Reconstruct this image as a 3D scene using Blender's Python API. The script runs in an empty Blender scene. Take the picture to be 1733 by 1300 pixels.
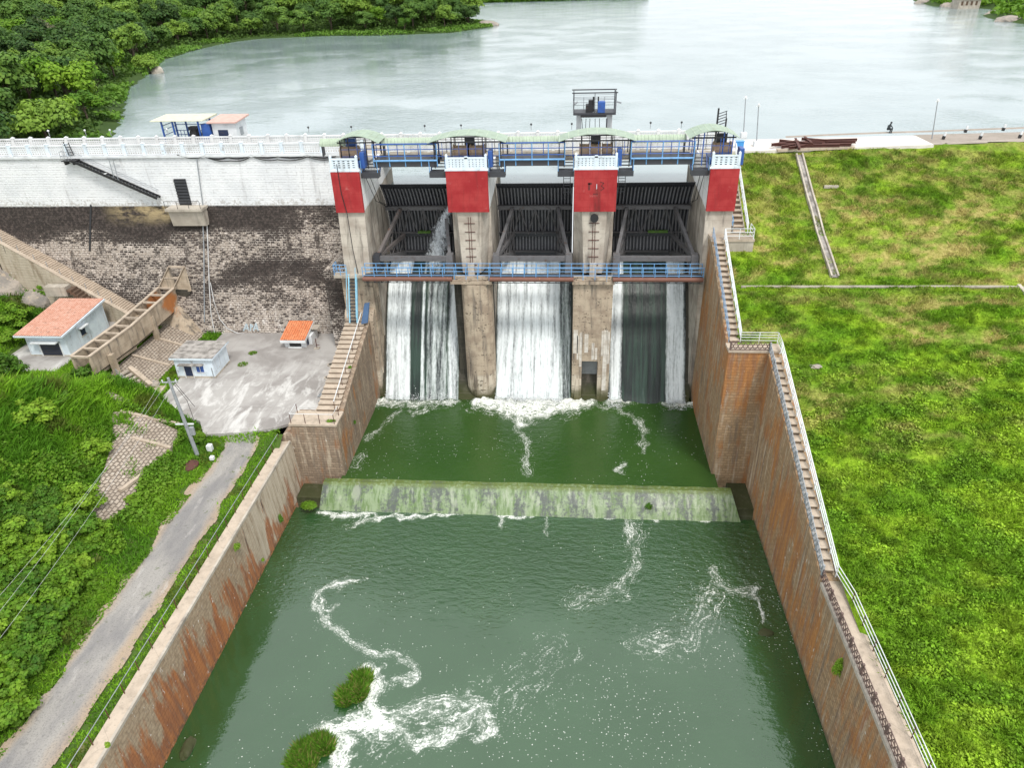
import bpy, bmesh, math, random
import numpy as np
from mathutils import Vector, Matrix
random.seed(7); RNG = np.random.default_rng(11)
scene = bpy.context.scene
COL = scene.collection
# ------------------------------------------------------------------ camera
FPX, CH, PIT, YAW, ROLL = 1200.0, 45.6, math.radians(30.3), math.radians(5.0), 0.03
fw = np.array([-math.sin(YAW)*math.cos(PIT), math.cos(YAW)*math.cos(PIT), -math.sin(PIT)])
rt = np.array([math.cos(YAW), math.sin(YAW), 0.0]); up = np.cross(rt, fw)
CR = rt*math.cos(ROLL)-up*math.sin(ROLL); CU = up*math.cos(ROLL)+rt*math.sin(ROLL)
CC = np.array([0, 0, CH])
def _ray(px, py): return CR*(px-866.5)/FPX-CU*(py-650)/FPX+fw
# survey helpers: where a sight line meets a level / a wall plane of the place
def az(px, py, z): d = _ray(px, py); return CC+d*(z-CH)/d[2]
def ay(px, py, y): d = _ray(px, py); return CC+d*y/d[1]
def ax(px, py, x): d = _ray(px, py); return CC+d*x/d[0]
cam = bpy.data.cameras.new('camera'); cob = bpy.data.objects.new('camera', cam); COL.objects.link(cob)
cam.sensor_width = 36; cam.lens = FPX/1733*36; cam.clip_start = 0.5; cam.clip_end = 5000
M = Matrix.Identity(4)
for i in range(3): M[i][0] = CR[i]; M[i][1] = CU[i]; M[i][2] = -fw[i]; M[i][3] = CC[i]
cob.matrix_world = M; scene.camera = cob

# ------------------------------------------------------------------ noise (numpy)
_tab = RNG.random((256, 256))
def vnoise(x, y):
    xi = np.floor(x).astype(int); yi = np.floor(y).astype(int); fx = x-xi; fy = y-yi
    fx = fx*fx*(3-2*fx); fy = fy*fy*(3-2*fy)
    a = _tab[xi & 255, yi & 255]; b = _tab[(xi+1) & 255, yi & 255]; c = _tab[xi & 255, (yi+1) & 255]; d = _tab[(xi+1) & 255, (yi+1) & 255]
    return (a*(1-fx)+b*fx)*(1-fy)+(c*(1-fx)+d*fx)*fy
def fbm(x, y, n=4):
    s = 0; a = .5; t = 0
    for k in range(n):
        s = s+a*vnoise(x*2**k+17.3*k, y*2**k+5.1*k); t += a; a *= .5
    return s/t
def sstep(a, b, x): t = np.clip((x-a)/(b-a), 0, 1); return t*t*(3-2*t)

# ------------------------------------------------------------------ object helpers
def props(o, label=None, cat=None, group=None, kind=None):
    if label: o['label'] = label
    if cat: o['category'] = cat
    if group: o['group'] = group
    if kind: o['kind'] = kind
    return o
def thing(name, label, cat, loc=(0, 0, 0), group=None):
    o = bpy.data.objects.new(name, None); COL.objects.link(o); o.location = [float(v) for v in loc]; o.empty_display_size = .3
    return props(o, label, cat, group)
def wloc(o):
    v = Vector(o.location)
    while o.parent:
        v = v + o.matrix_parent_inverse.translation + o.parent.location; o = o.parent
    return v
def adopt(o, parent):
    if parent is not None:
        o.parent = parent; o.matrix_parent_inverse = Matrix.Translation(-wloc(parent))
    return o
def link(name, me, m, parent=None):
    o = bpy.data.objects.new(name, me); COL.objects.link(o)
    if m and not me.materials: me.materials.append(m)
    return adopt(o, parent)
def copy_tree(o, parent=None, first=True):
    c = o.copy(); COL.objects.link(c)
    if not first: c.parent = parent
    for ch in [x for x in o.children]: copy_tree(ch, c, False)
    return c

class MB:
    def __init__(s): s.v = []; s.f = []
    def add(s, vs, fs):
        n = len(s.v); s.v += [tuple(float(c) for c in v) for v in vs]; s.f += [tuple(i+n for i in f) for f in fs]; return s
    def box(s, x0, x1, y0, y1, z0, z1):
        return s.add([(x, y, z) for z in (z0, z1) for y in (y0, y1) for x in (x0, x1)],
                     [(0, 2, 3, 1), (4, 5, 7, 6), (0, 1, 5, 4), (2, 6, 7, 3), (0, 4, 6, 2), (1, 3, 7, 5)])
    def hull8(s, b, t):   # bottom quad, top quad
        return s.add(list(b)+list(t), [(3, 2, 1, 0), (4, 5, 6, 7), (0, 1, 5, 4), (1, 2, 6, 5), (2, 3, 7, 6), (3, 0, 4, 7)])
    def prism(s, poly, axis, a, b):   # poly in the two other axes
        n = len(poly)
        def P(p, t): return {'x': (t, p[0], p[1]), 'y': (p[0], t, p[1]), 'z': (p[0], p[1], t)}[axis]
        return s.add([P(p, a) for p in poly]+[P(p, b) for p in poly],
                     [tuple(range(n))[::-1], tuple(range(n, 2*n))]+[(i, (i+1) % n, n+(i+1) % n, n+i) for i in range(n)])
    def beam(s, p, q, w, h=None, upv=(0, 0, 1)):
        h = h or w; p = Vector([float(c) for c in p]); q = Vector([float(c) for c in q]); d = (q-p).normalized(); u = Vector(upv)
        if abs(d.dot(u)) > .98: u = Vector((0, 1, 0))
        r = d.cross(u).normalized()*w/2; u = r.cross(d).normalized()*h/2
        return s.hull8([p-r-u, p+r-u, p+r+u, p-r+u], [q-r-u, q+r-u, q+r+u, q-r+u])
    def tube(s, pts, r, n=6, caps=True):
        pts = [Vector([float(c) for c in p]) for p in pts]; rr = r if isinstance(r, (list, tuple)) else [r]*len(pts); vs = []; fs = []
        for i, p in enumerate(pts):
            d = (pts[min(i+1, len(pts)-1)]-pts[max(i-1, 0)]).normalized(); u = Vector((0, 0, 1)) if abs(d.z) < .95 else Vector((0, 1, 0))
            a = d.cross(u).normalized(); b = a.cross(d)
            for k in range(n):
                t = 2*math.pi*k/n; vs.append(p+(a*math.cos(t)+b*math.sin(t))*rr[i])
        for i in range(len(pts)-1):
            for k in range(n): fs.append((i*n+k, i*n+(k+1) % n, (i+1)*n+(k+1) % n, (i+1)*n+k))
        if caps: fs += [tuple(range(n))[::-1], tuple(range((len(pts)-1)*n, len(pts)*n))]
        return s.add(vs, fs)
    def sphere(s, c, r, n=8, sc=(1, 1, 1)):
        vs = [(c[0], c[1], c[2]-r*sc[2])]; fs = []; m = n//2
        for i in range(1, m):
            t = -math.pi/2+math.pi*i/m
            for k in range(n): vs.append((c[0]+r*sc[0]*math.cos(t)*math.cos(2*math.pi*k/n), c[1]+r*sc[1]*math.cos(t)*math.sin(2*math.pi*k/n), c[2]+r*sc[2]*math.sin(t)))
        vs.append((c[0], c[1], c[2]+r*sc[2]))
        for k in range(n): fs.append((0, 1+(k+1) % n, 1+k)); fs.append((len(vs)-1, 1+(m-2)*n+k, 1+(m-2)*n+(k+1) % n))
        for i in range(m-2):
            for k in range(n): fs.append((1+i*n+k, 1+i*n+(k+1) % n, 1+(i+1)*n+(k+1) % n, 1+(i+1)*n+k))
        return s.add(vs, fs)
    def sheet(s, rows):   # rows of points
        n = len(rows[0]); m = len(rows)
        return s.add([p for r in rows for p in r], [(i*n+k, i*n+k+1, (i+1)*n+k+1, (i+1)*n+k) for i in range(m-1) for k in range(n-1)])
    def mesh(s, name, m=None, recalc=True):
        me = bpy.data.meshes.new(name); me.from_pydata(s.v, [], s.f); me.validate()
        if recalc:
            bm = bmesh.new(); bm.from_mesh(me); bmesh.ops.recalc_face_normals(bm, faces=bm.faces); bm.to_mesh(me); bm.free()
        if m: me.materials.append(m)
        return me
    def build(s, name, m, parent=None, recalc=True, bevel=0):
        o = link(name, s.mesh(name, m, recalc), m, parent)
        if bevel:
            b = o.modifiers.new('edge', 'BEVEL'); b.width = bevel; b.segments = 1; b.limit_method = 'ANGLE'
        return o
def npmesh(name, V, F, m=None, attrs=None, smooth=False):
    V = np.asarray(V, np.float32); F = np.asarray(F, np.int32); k = F.shape[1]
    me = bpy.data.meshes.new(name); me.vertices.add(len(V)); me.vertices.foreach_set('co', V.ravel())
    me.loops.add(F.size); me.loops.foreach_set('vertex_index', F.ravel())
    me.polygons.add(len(F)); me.polygons.foreach_set('loop_start', np.arange(0, F.size, k, dtype=np.int32))
    try: me.polygons.foreach_set('loop_total', np.full(len(F), k, dtype=np.int32))
    except Exception: pass
    me.polygons.foreach_set('use_smooth', np.full(len(F), smooth, dtype=bool))
    for nm, a in (attrs or {}).items():
        a = np.asarray(a, np.float32)
        if a.ndim == 1:
            at = me.attributes.new(nm, 'FLOAT', 'POINT'); at.data.foreach_set('value', a)
        else:
            at = me.attributes.new(nm, 'FLOAT_COLOR', 'POINT')
            at.data.foreach_set('color', np.concatenate([a, np.ones((len(a), 1), np.float32)], 1).ravel())
    me.update()
    if m: me.materials.append(m)
    return me
def gridmesh(name, xs, ys, zf, m, attrs=None, keep=None, smooth=True):
    X, Y = np.meshgrid(xs, ys); Z = zf(X, Y); n = len(xs)
    V = np.stack([X.ravel(), Y.ravel(), Z.ravel()], 1)
    i, j = np.meshgrid(np.arange(len(xs)-1), np.arange(len(ys)-1)); a = (j*n+i).ravel()
    F = np.stack([a, a+1, a+n+1, a+n], 1)
    if keep is not None:
        c = V[F].mean(1); F = F[keep(c[:, 0], c[:, 1])]
    return npmesh(name, V, F, m, {k: f(X, Y).ravel() if f(X, Y).ndim == 2 else f(X, Y).reshape(-1, 3) for k, f in (attrs or {}).items()}, smooth)

# ------------------------------------------------------------------ material DSL
class NT:
    def __init__(s, name):
        s.m = bpy.data.materials.new(name); s.m.use_nodes = True; s.t = s.m.node_tree; s.t.nodes.clear()
        s.out = s.n('ShaderNodeOutputMaterial'); s._pos = None
    def n(s, t, **k):
        o = s.t.nodes.new(t)
        for a, b in k.items(): setattr(o, a, b)
        return o
    def set(s, sock, v):
        if v is None: return
        if hasattr(v, 'is_linked') or isinstance(v, bpy.types.NodeSocket): s.t.links.new(v, sock)
        else:
            if isinstance(v, (tuple, list)) and len(v) == 3 and sock.type == 'RGBA': v = (*v, 1)
            sock.default_value = v
    def pos(s):
        if s._pos is None: s._pos = s.n('ShaderNodeNewGeometry').outputs['Position']
        return s._pos
    def xyz(s, v=None):
        o = s.n('ShaderNodeSeparateXYZ'); s.set(o.inputs[0], v if v is not None else s.pos()); return o.outputs[0], o.outputs[1], o.outputs[2]
    def vec(s, x, y, z):
        o = s.n('ShaderNodeCombineXYZ'); s.set(o.inputs[0], x); s.set(o.inputs[1], y); s.set(o.inputs[2], z); return o.outputs[0]
    def mul(s, v, k):
        o = s.n('ShaderNodeVectorMath', operation='MULTIPLY'); s.set(o.inputs[0], v); o.inputs[1].default_value = k; return o.outputs[0]
    def math(s, op, a, b=0.0, c=None, clamp=False):
        o = s.n('ShaderNodeMath', operation=op, use_clamp=clamp); s.set(o.inputs[0], a); s.set(o.inputs[1], b)
        if c is not None: s.set(o.inputs[2], c)
        return o.outputs[0]
    def noise(s, v=None, scale=1.0, det=4, rough=.55, dist=0.0, col=False):
        o = s.n('ShaderNodeTexNoise'); s.set(o.inputs['Vector'], v if v is not None else s.pos()); o.inputs['Scale'].default_value = scale
        o.inputs['Detail'].default_value = det; o.inputs['Roughness'].default_value = rough; o.inputs['Distortion'].default_value = dist
        return o.outputs['Color' if col else 'Fac']
    def voro(s, v=None, scale=1.0, feat='F1', out='Distance'):
        o = s.n('ShaderNodeTexVoronoi', feature=feat); s.set(o.inputs['Vector'], v if v is not None else s.pos()); o.inputs['Scale'].default_value = scale
        return o.outputs[out]
    def step(s, v, a, b):   # smoothstep
        o = s.n('ShaderNodeMapRange', interpolation_type='SMOOTHSTEP'); s.set(o.inputs[0], v); s.set(o.inputs[1], a); s.set(o.inputs[2], b); return o.outputs[0]
    def mix(s, f, a, b, mode='MIX'):
        o = s.n('ShaderNodeMix', data_type='RGBA', blend_type=mode); s.set(o.inputs[0], f); s.set(o.inputs[6], a); s.set(o.inputs[7], b); return o.outputs[2]
    def ramp(s, f, *st):
        o = s.n('ShaderNodeValToRGB'); r = o.color_ramp
        while len(r.elements) < len(st): r.elements.new(.5)
        for e, (p, c) in zip(r.elements, st): e.position = p; e.color = (*c, 1) if len(c) == 3 else c
        s.set(o.inputs[0], f); return o.outputs[0]
    def brick(s, v, scale, w, h, mortar=.02, c1=(0, 0, 0), c2=(1, 1, 1), cm=(.5, .5, .5), off=.5):
        o = s.n('ShaderNodeTexBrick'); o.offset = off; s.set(o.inputs['Vector'], v); s.set(o.inputs['Color1'], c1); s.set(o.inputs['Color2'], c2); s.set(o.inputs['Mortar'], cm)
        o.inputs['Scale'].default_value = scale; o.inputs['Mortar Size'].default_value = mortar; o.inputs['Brick Width'].default_value = w; o.inputs['Row Height'].default_value = h
        o.inputs['Mortar Smooth'].default_value = .3
        return o.outputs['Color'], o.outputs['Fac']
    def bump(s, h, dist=.05, st=.6):
        o = s.n('ShaderNodeBump'); s.set(o.inputs['Height'], h); o.inputs['Distance'].default_value = dist; o.inputs['Strength'].default_value = st; return o.outputs[0]
    def attr(s, nm, out='Fac'):
        return s.n('ShaderNodeAttribute', attribute_name=nm).outputs[out]
    def rnd(s): return s.n('ShaderNodeObjectInfo').outputs['Random']
    def pbsdf(s, col, rough=.8, normal=None, metal=0, ior=1.5, spec=None):
        o = s.n('ShaderNodeBsdfPrincipled'); s.set(o.inputs['Base Color'], col); s.set(o.inputs['Roughness'], rough); o.inputs['Metallic'].default_value = metal
        o.inputs['IOR'].default_value = ior
        if spec is not None: s.set(o.inputs['Specular IOR Level'], spec)
        if normal is not None: s.set(o.inputs['Normal'], normal)
        return o.outputs[0]
    def done(s, sh): s.t.links.new(sh, s.out.inputs[0]); return s.m
    def mixs(s, f, a, b):
        o = s.n('ShaderNodeMixShader'); s.set(o.inputs[0], f); s.t.links.new(a, o.inputs[1]); s.t.links.new(b, o.inputs[2]); return o.outputs[0]

def paint(name, col, rough=.6, wear=.25, wcol=(.16, .09, .05), sc=2.0, metal=0):
    n = NT(name); k = n.noise(scale=sc, det=6); k2 = n.noise(scale=sc*6, det=3)
    c = n.mix(n.step(k, .35, .75), col, tuple(v*.78 for v in col))
    c = n.mix(n.math('MULTIPLY', n.step(n.math('ADD', k, n.math('MULTIPLY', k2, .5)), .88, 1.02), wear*2, clamp=True), c, wcol)
    return n.done(n.pbsdf(c, rough, metal=metal))
def wallcoords(n):
    x, y, z = n.xyz(); return x, y, z, n.vec(n.math('ADD', x, y), z, 0.0)
# ------------------------------------------------------------------ materials
def mat_dam():
    n = NT('dam_masonry'); x, y, z, bv = wallcoords(n)
    bv = n.vec(x, z, 0.0)
    bc, bf = n.brick(n.vec(n.math('ADD', x, n.math('MULTIPLY', n.noise(scale=1.1, det=2), .35)), n.math('ADD', z, n.math('MULTIPLY', n.noise(scale=.9, det=2), .12)), 0.0), 1, .52, .27, .05)
    big = n.noise(n.mul(n.pos(), (.09, .1, .22)), 1, 5, .6); med = n.noise(n.mul(n.pos(), (.5, .5, 1.1)), 1, 5, .65)
    fine = n.noise(scale=3.2, det=4)
    # band of heavy growth right under the whitewash and one at mid height
    band = n.math('MULTIPLY', n.step(z, 18.6, 20.3), .20)
    left = n.math('MULTIPLY', n.step(x, -40, -62), n.math('MULTIPLY', n.step(z, 17.2, 18.8), .16))
    d = n.math('ADD', n.math('MULTIPLY', big, 1.05), n.math('MULTIPLY', n.math('ADD', n.math('MULTIPLY', med, .5), n.math('MULTIPLY', n.noise(n.mul(n.pos(), (1.5, 1.5, 3.6)), 1, 4, .7), .5)), .75)); d = n.math('SUBTRACT', d, .215); d = n.math('ADD', d, n.math('MULTIPLY', n.step(n.math('ABSOLUTE', n.math('SUBTRACT', z, 14.3)), 2.6, .6), n.math('MULTIPLY', n.step(x, -47, -41), .13))); d = n.math('SUBTRACT', d, n.math('MULTIPLY', n.step(n.math('ABSOLUTE', n.math('SUBTRACT', z, 16.9)), 1.3, .4), n.math('MULTIPLY', n.step(x, -44, -50), .10)))
    d = n.math('ADD', d, n.math('MULTIPLY', n.math('SUBTRACT', bc, .5), .20))
    d = n.math('ADD', d, n.math('MULTIPLY', n.math('SUBTRACT', fine, .5), .55))
    d = n.math('ADD', n.math('ADD', d, band), left)
    d = n.math('SUBTRACT', d, n.math('MULTIPLY', n.step(z, 12, 7), .10))
    dark = n.step(d, .595, .68); solid = n.step(d, .70, .85)
    streak = n.noise(n.mul(n.pos(), (1.3, 1.3, .1)), 1, 4, .6)
    stone = n.mix(bc, (.41, .36, .31), (.54, .48, .425)); stone = n.mix(n.step(n.noise(scale=6, det=3), .45, .7), stone, (.30, .24, .19))
    stone = n.mix(n.step(streak, .54, .68), stone, (.60, .53, .47)); stone = n.mix(n.math('MULTIPLY', n.step(z, 13, 8), n.step(n.noise(n.mul(n.pos(), (2.4, 2.4, .3)), 1, 4, .6), .55, .65)), stone, (.68, .63, .58))
    stone = n.mix(n.step(fine, .58, .72), stone, (.26, .2, .16))
    drip = n.noise(n.mul(n.pos(), (.85, .85, .045)), 1, 5, .7); solid = n.math('MAXIMUM', solid, n.math('MULTIPLY', n.step(drip, .54, .64), n.math('MULTIPLY', n.step(n.math('ADD', z, n.math('MULTIPLY', med, 5)), 15, 20), .85)))
    dk = n.math('MAXIMUM', solid, n.math('MULTIPLY', dark, n.math('SUBTRACT', 1, n.math('MULTIPLY', bf, n.step(fine, .30, .55)))))
    stone = n.mix(n.math('MULTIPLY', bf, n.step(fine, .62, .45)), stone, n.mix(n.step(big, .45, .6), (.14, .115, .10), (.60, .53, .47)))
    low = n.mix(dk, stone, n.mix(n.step(fine, .4, .7), (.035, .029, .026), (.085, .068, .06)))
    ochre = n.math('MULTIPLY', n.math('MULTIPLY', n.step(z, 19.5, 21.5), n.step(x, -57, -53)), n.math('MULTIPLY', n.step(x, -43.5, -45), n.step(med, .35, .6)))
    low = n.mix(n.math('MULTIPLY', ochre, .8), low, (.46, .36, .2))
    wcx = n.noise(n.mul(n.pos(), (.9, .9, .07)), 1, 5, .65)
    _, wf = n.brick(bv, 1, 7, .40, .05)
    white = n.mix(n.step(n.noise(scale=.5, det=5), .3, .7), (.72, .735, .75), (.82, .83, .835))
    white = n.mix(n.math('MULTIPLY', wf, n.math('MULTIPLY', n.step(fine, .42, .62), .5)), white, (.42, .41, .41))
    white = n.mix(n.math('MULTIPLY', n.step(wcx, .58, .74), .55), white, (.36, .35, .345))
    white = n.mix(n.math('MULTIPLY', n.step(n.math('ADD', fine, n.math('MULTIPLY', n.step(z, 23.6, 22.1), .25)), .66, .85), .6), white, (.4, .37, .33))
    wz = n.math('ADD', z, n.math('MULTIPLY', n.math('SUBTRACT', fine, .5), .25))
    c = n.mix(n.step(wz, 22.0, 22.16), low, white)
    h = n.math('ADD', n.math('MULTIPLY', bf, -.6), n.math('MULTIPLY', fine, .6))
    return n.done(n.pbsdf(c, .9, n.bump(h, .08, .7), spec=.25))
def mat_wall(name, rust=.5, tone=(.46, .35, .25), dark=.4):
    n = NT(name); x, y, z, bv = wallcoords(n)
    bv = n.vec(n.math('ADD', y, n.math('MULTIPLY', x, 1.0)), z, 0.0)
    bc, bf = n.brick(bv, 1, .62, .3, .045)
    st = n.noise(n.mul(n.pos(), (.9, .9, .11)), 1, 6, .66, .3); st2 = n.noise(n.mul(n.pos(), (2.6, 2.6, .22)), 1, 4, .6); st3 = n.noise(n.mul(n.pos(), (1.7, 1.7, .16)), 1.3, 5, .6)
    big = n.noise(n.mul(n.pos(), (.13, .13, .2)), 1, 4, .55); fine = n.noise(scale=2.6, det=5)
    c = n.mix(bc, tone, tuple(v*.72 for v in tone)); c = n.mix(n.math('MULTIPLY', bf, .38), c, tuple(v*.5 for v in tone))
    c = n.mix(n.step(st2, .5, .72), c, (.50, .41, .31))
    c = n.mix(n.math('MULTIPLY', n.step(st3, .5, .66), dark), c, (.16, .125, .10))
    r = n.step(n.math('ADD', n.math('MULTIPLY', st, .65), n.math('MULTIPLY', big, .6)), .80-.2*rust-.06, .90-.2*rust-.04)
    c = n.mix(n.math('MULTIPLY', r, .68), c, n.mix(n.step(st2, .35, .65), (.50, .20, .045), (.26, .095, .035)))
    c = n.mix(n.math('MULTIPLY', n.step(fine, .6, .75), .5), c, (.15, .11, .085))
    w = n.noise(n.mul(n.pos(), (1.2, 1.2, .5)), 2.2, 4, .7)
    c = n.mix(n.math('MULTIPLY', n.step(w, .64, .72), .75), c, (.66, .62, .56))
    zz = n.math('ADD', z, n.math('MULTIPLY', n.math('SUBTRACT', st, .5), 1.6))
    c = n.mix(n.math('MULTIPLY', n.step(zz, .5, .1), .7), c, (.10, .085, .05))
    h = n.math('ADD', n.math('MULTIPLY', bf, -.7), n.math('MULTIPLY', fine, .7))
    return n.done(n.pbsdf(c, .88, n.bump(h, .08, .8), spec=.25))
def mat_lime():
    n = NT('pale_blue_limewash'); x, y, z = n.xyz(); s = n.noise(n.mul(n.pos(), (1.6, 1.6, .18)), 1.4, 5, .7); b = n.noise(scale=1.1, det=6, rough=.65); f = n.noise(scale=6, det=4)
    c = n.mix(n.step(b, .35, .65), (.72, .80, .86), (.62, .70, .77)); c = n.mix(n.math('MULTIPLY', n.step(s, .52, .68), .5), c, (.40, .41, .40)); c = n.mix(n.math('MULTIPLY', n.step(n.math('ADD', b, n.math('MULTIPLY', f, .4)), .80, .92), .7), c, (.36, .33, .29))
    return n.done(n.pbsdf(c, .85, n.bump(f, .01, .3), spec=.2))
def mat_leftwall():
    n = NT('left_wall_masonry'); x, y, z = n.xyz(); st = n.noise(n.mul(n.pos(), (1, .75, .10)), 1, 6, .68, .25); s2 = n.noise(n.mul(n.pos(), (1, 1.9, .2)), 1.2, 5, .65); f = n.noise(scale=2.8, det=6, rough=.7); b = n.noise(scale=.25, det=4)
    _, bf = n.brick(n.vec(y, z, 0.0), 1, .7, .34, .035)
    c = n.mix(n.step(f, .35, .65), (.40, .31, .215), (.29, .215, .145)); c = n.mix(n.math('MULTIPLY', bf, .35), c, (.24, .19, .14))
    c = n.mix(n.math('MULTIPLY', n.step(y, 40, 47), .8), c, n.mix(n.step(s2, .4, .65), (.58, .51, .41), (.42, .35, .265)))
    r = n.math('ADD', st, n.math('ADD', n.math('ADD', n.math('MULTIPLY', n.math('SUBTRACT', 3.9, z), .042), n.math('MULTIPLY', n.step(y, 42, 26), .05)), n.math('MULTIPLY', n.math('SUBTRACT', b, .5), .5)))
    r = n.math('SUBTRACT', r, n.math('MULTIPLY', n.step(y, 38, 46), .09))
    c = n.mix(n.math('MULTIPLY', n.step(r, .50, .62), .85), c, n.mix(n.step(s2, .35, .65), (.40, .145, .045), (.22, .08, .04)))
    c = n.mix(n.math('MULTIPLY', n.step(s2, .56, .68), .5), c, (.22, .165, .12)); c = n.mix(n.math('MULTIPLY', n.step(n.noise(n.mul(n.pos(), (1, 1.3, .5)), 2.4, 4, .7), .63, .70), .85), c, (.68, .64, .60))
    c = n.mix(n.math('MULTIPLY', n.step(n.noise(n.mul(n.pos(), (1, 1.1, .07)), 1.5, 4, .6), .62, .68), n.step(y, 36, 46)), c, (.08, .065, .055))
    c = n.mix(n.math('MULTIPLY', n.step(z, .5, .2), .8), c, n.mix(n.step(f, .4, .6), (.42, .17, .07), (.12, .09, .06)))
    return n.done(n.pbsdf(c, .9, n.bump(n.math('ADD', n.math('MULTIPLY', bf, -.6), f), .07, .8), spec=.2))
def mat_conc(name, c1=(.5, .44, .37), c2=(.36, .31, .26), streak=.55, green=.0, white_diag=False, sc=1.0):
    n = NT(name); x, y, z = n.xyz()
    a = n.noise(n.mul(n.pos(), (sc, sc, .1*sc)), 1.1, 6, .66, .2); b = n.noise(scale=.6*sc, det=6); f = n.noise(scale=4*sc, det=5)
    c = n.mix(n.step(b, .35, .68), c1, c2); c = n.mix(n.math('MULTIPLY', n.step(a, .5, .7), streak), c, (.13, .115, .10))
    c = n.mix(n.math('MULTIPLY', n.step(f, .58, .75), .45), c, (.2, .17, .14))
    if white_diag:
        k = n.math('SUBTRACT', n.math('SUBTRACT', z, 23.9), n.math('MULTIPLY', n.math('SUBTRACT', y, 72.3), .10))
        k = n.math('ADD', k, n.math('MULTIPLY', n.math('SUBTRACT', b, .5), .5))
        c = n.mix(n.math('MULTIPLY', n.step(k, 0, .1), n.math('SUBTRACT', 1, n.math('MULTIPLY', n.step(a, .5, .66), .30))), c, (.84, .84, .83))
    if name == 'pier_lower_concrete': c = n.mix(n.math('MULTIPLY', n.math('MULTIPLY', n.step(z, 5.7, 5.3), n.step(z, 2.4, 3.2)), n.step(a, .62, .45)), c, (.60, .53, .43)); c = n.mix(n.math('MULTIPLY', n.step(f, .5, .62), n.step(n.noise(n.mul(n.pos(), (.5, .5, 2.2)), 1.5, 4), .52, .62)), c, (.10, .08, .06))
    if name == 'flume_concrete': c = n.mix(n.step(n.math('ADD', n.math('ADD', n.math('ABSOLUTE', n.math('SUBTRACT', y, 76.8)), n.math('ABSOLUTE', n.math('SUBTRACT', z, 11.6))), n.math('MULTIPLY', n.math('SUBTRACT', f, .5), 2.0)), 2.1, 1.2), c, n.mix(a, (.55, .20, .05), (.34, .15, .07)))
    if green:
        c = n.mix(n.math('MULTIPLY', n.step(n.math('ADD', z, n.math('MULTIPLY', b, -3)), 3.0, 1.0), green), c, (.05, .06, .012))
    _, fl = n.brick(n.vec(n.math('ADD', x, y), z, 0.0), 1, 6, 1.35, .025)
    c = n.mix(n.math('MULTIPLY', fl, .35), c, (.18, .155, .13))
    return n.done(n.pbsdf(c, .88, n.bump(f, .03, .4), spec=.25))
def mat_leaf(name, cols, var=1.0, trans=.25):
    n = NT(name); big = n.noise(scale=.35, det=3); fine = n.noise(scale=2.5, det=2)
    f = n.math('ADD', n.math('MULTIPLY', n.math('SUBTRACT', n.rnd(), .5), .75*var), n.math('ADD', n.math('MULTIPLY', big, .6), n.math('MULTIPLY', n.attr('tint'), .42)))
    c = n.ramp(n.math('SUBTRACT', f, .0), *[(i/(len(cols)-1)*.8+.08, c) for i, c in enumerate(cols)])
    c = n.mix(n.step(fine, .3, .7), c, n.mix(.5, c, (.10, .13, .02)))
    p = n.pbsdf(c, .6, spec=.2); t = n.n('ShaderNodeBsdfTranslucent'); n.set(t.inputs[0], c)
    return n.done(n.mixs(trans, p, t.outputs[0]))
def mat_grass():
    n = NT('grass_blades'); c = n.attr('tint', 'Color'); p = n.pbsdf(c, .65, spec=.2); t = n.n('ShaderNodeBsdfTranslucent'); n.set(t.inputs[0], c)
    return n.done(n.mixs(.3, p, t.outputs[0]))
def mat_turf():
    n = NT('turf_ground'); c = n.attr('tint', 'Color'); f = n.noise(scale=3.0, det=6, rough=.7)
    c = n.mix(n.step(f, .35, .7), n.mix(1.0, c, (.55, .6, .45), 'MULTIPLY'), c)
    return n.done(n.pbsdf(c, .95, n.bump(f, .25, .9), spec=.1))
def mat_soil(name, a, b, sc=.5, c3=None):
    n = NT(name); k = n.noise(scale=sc, det=7, rough=.65); f = n.noise(scale=sc*9, det=5, rough=.7); c = n.mix(n.step(k, .35, .65), a, b)
    if c3: c = n.mix(n.step(n.noise(scale=sc*2.3, det=4), .55, .7), c, c3)
    c = n.mix(n.math('MULTIPLY', n.step(f, .5, .75), .5), c, tuple(v*.5 for v in a))
    return n.done(n.pbsdf(c, .95, n.bump(f, .05, .7), spec=.15))
def mat_road():
    n = NT('gravel_road'); x, y, z = n.xyz(); k = n.noise(n.mul(n.pos(), (1, .35, 1)), .55, 6, .6); f = n.noise(scale=9, det=5, rough=.75)
    c = n.mix(n.step(k, .35, .62), (.235, .225, .22), (.345, .325, .30))
    e = n.math('ADD', n.math('ABSOLUTE', n.math('SUBTRACT', x, -31.5)), n.math('MULTIPLY', k, 1.8))
    c = n.mix(n.math('MULTIPLY', n.step(e, 1.9, 2.9), .8), c, (.42, .31, .21))
    c = n.mix(n.math('MULTIPLY', n.step(n.noise(n.mul(n.pos(), (1.6, .5, 1)), .8, 4), .60, .7), .4), c, (.52, .49, .46))
    c = n.mix(n.math('MULTIPLY', n.step(f, .48, .70), .75), c, (.15, .14, .135)); c = n.mix(n.math('MULTIPLY', n.step(n.noise(scale=1.7, det=5, rough=.7), .58, .68), .6), c, (.17, .16, .15)); c = n.mix(n.math('MULTIPLY', n.step(n.noise(scale=.8, det=6, rough=.75), .62, .66), .7), c, (.10, .13, .04))
    return n.done(n.pbsdf(c, .95, n.bump(f, .05, .9), spec=.15))
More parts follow.
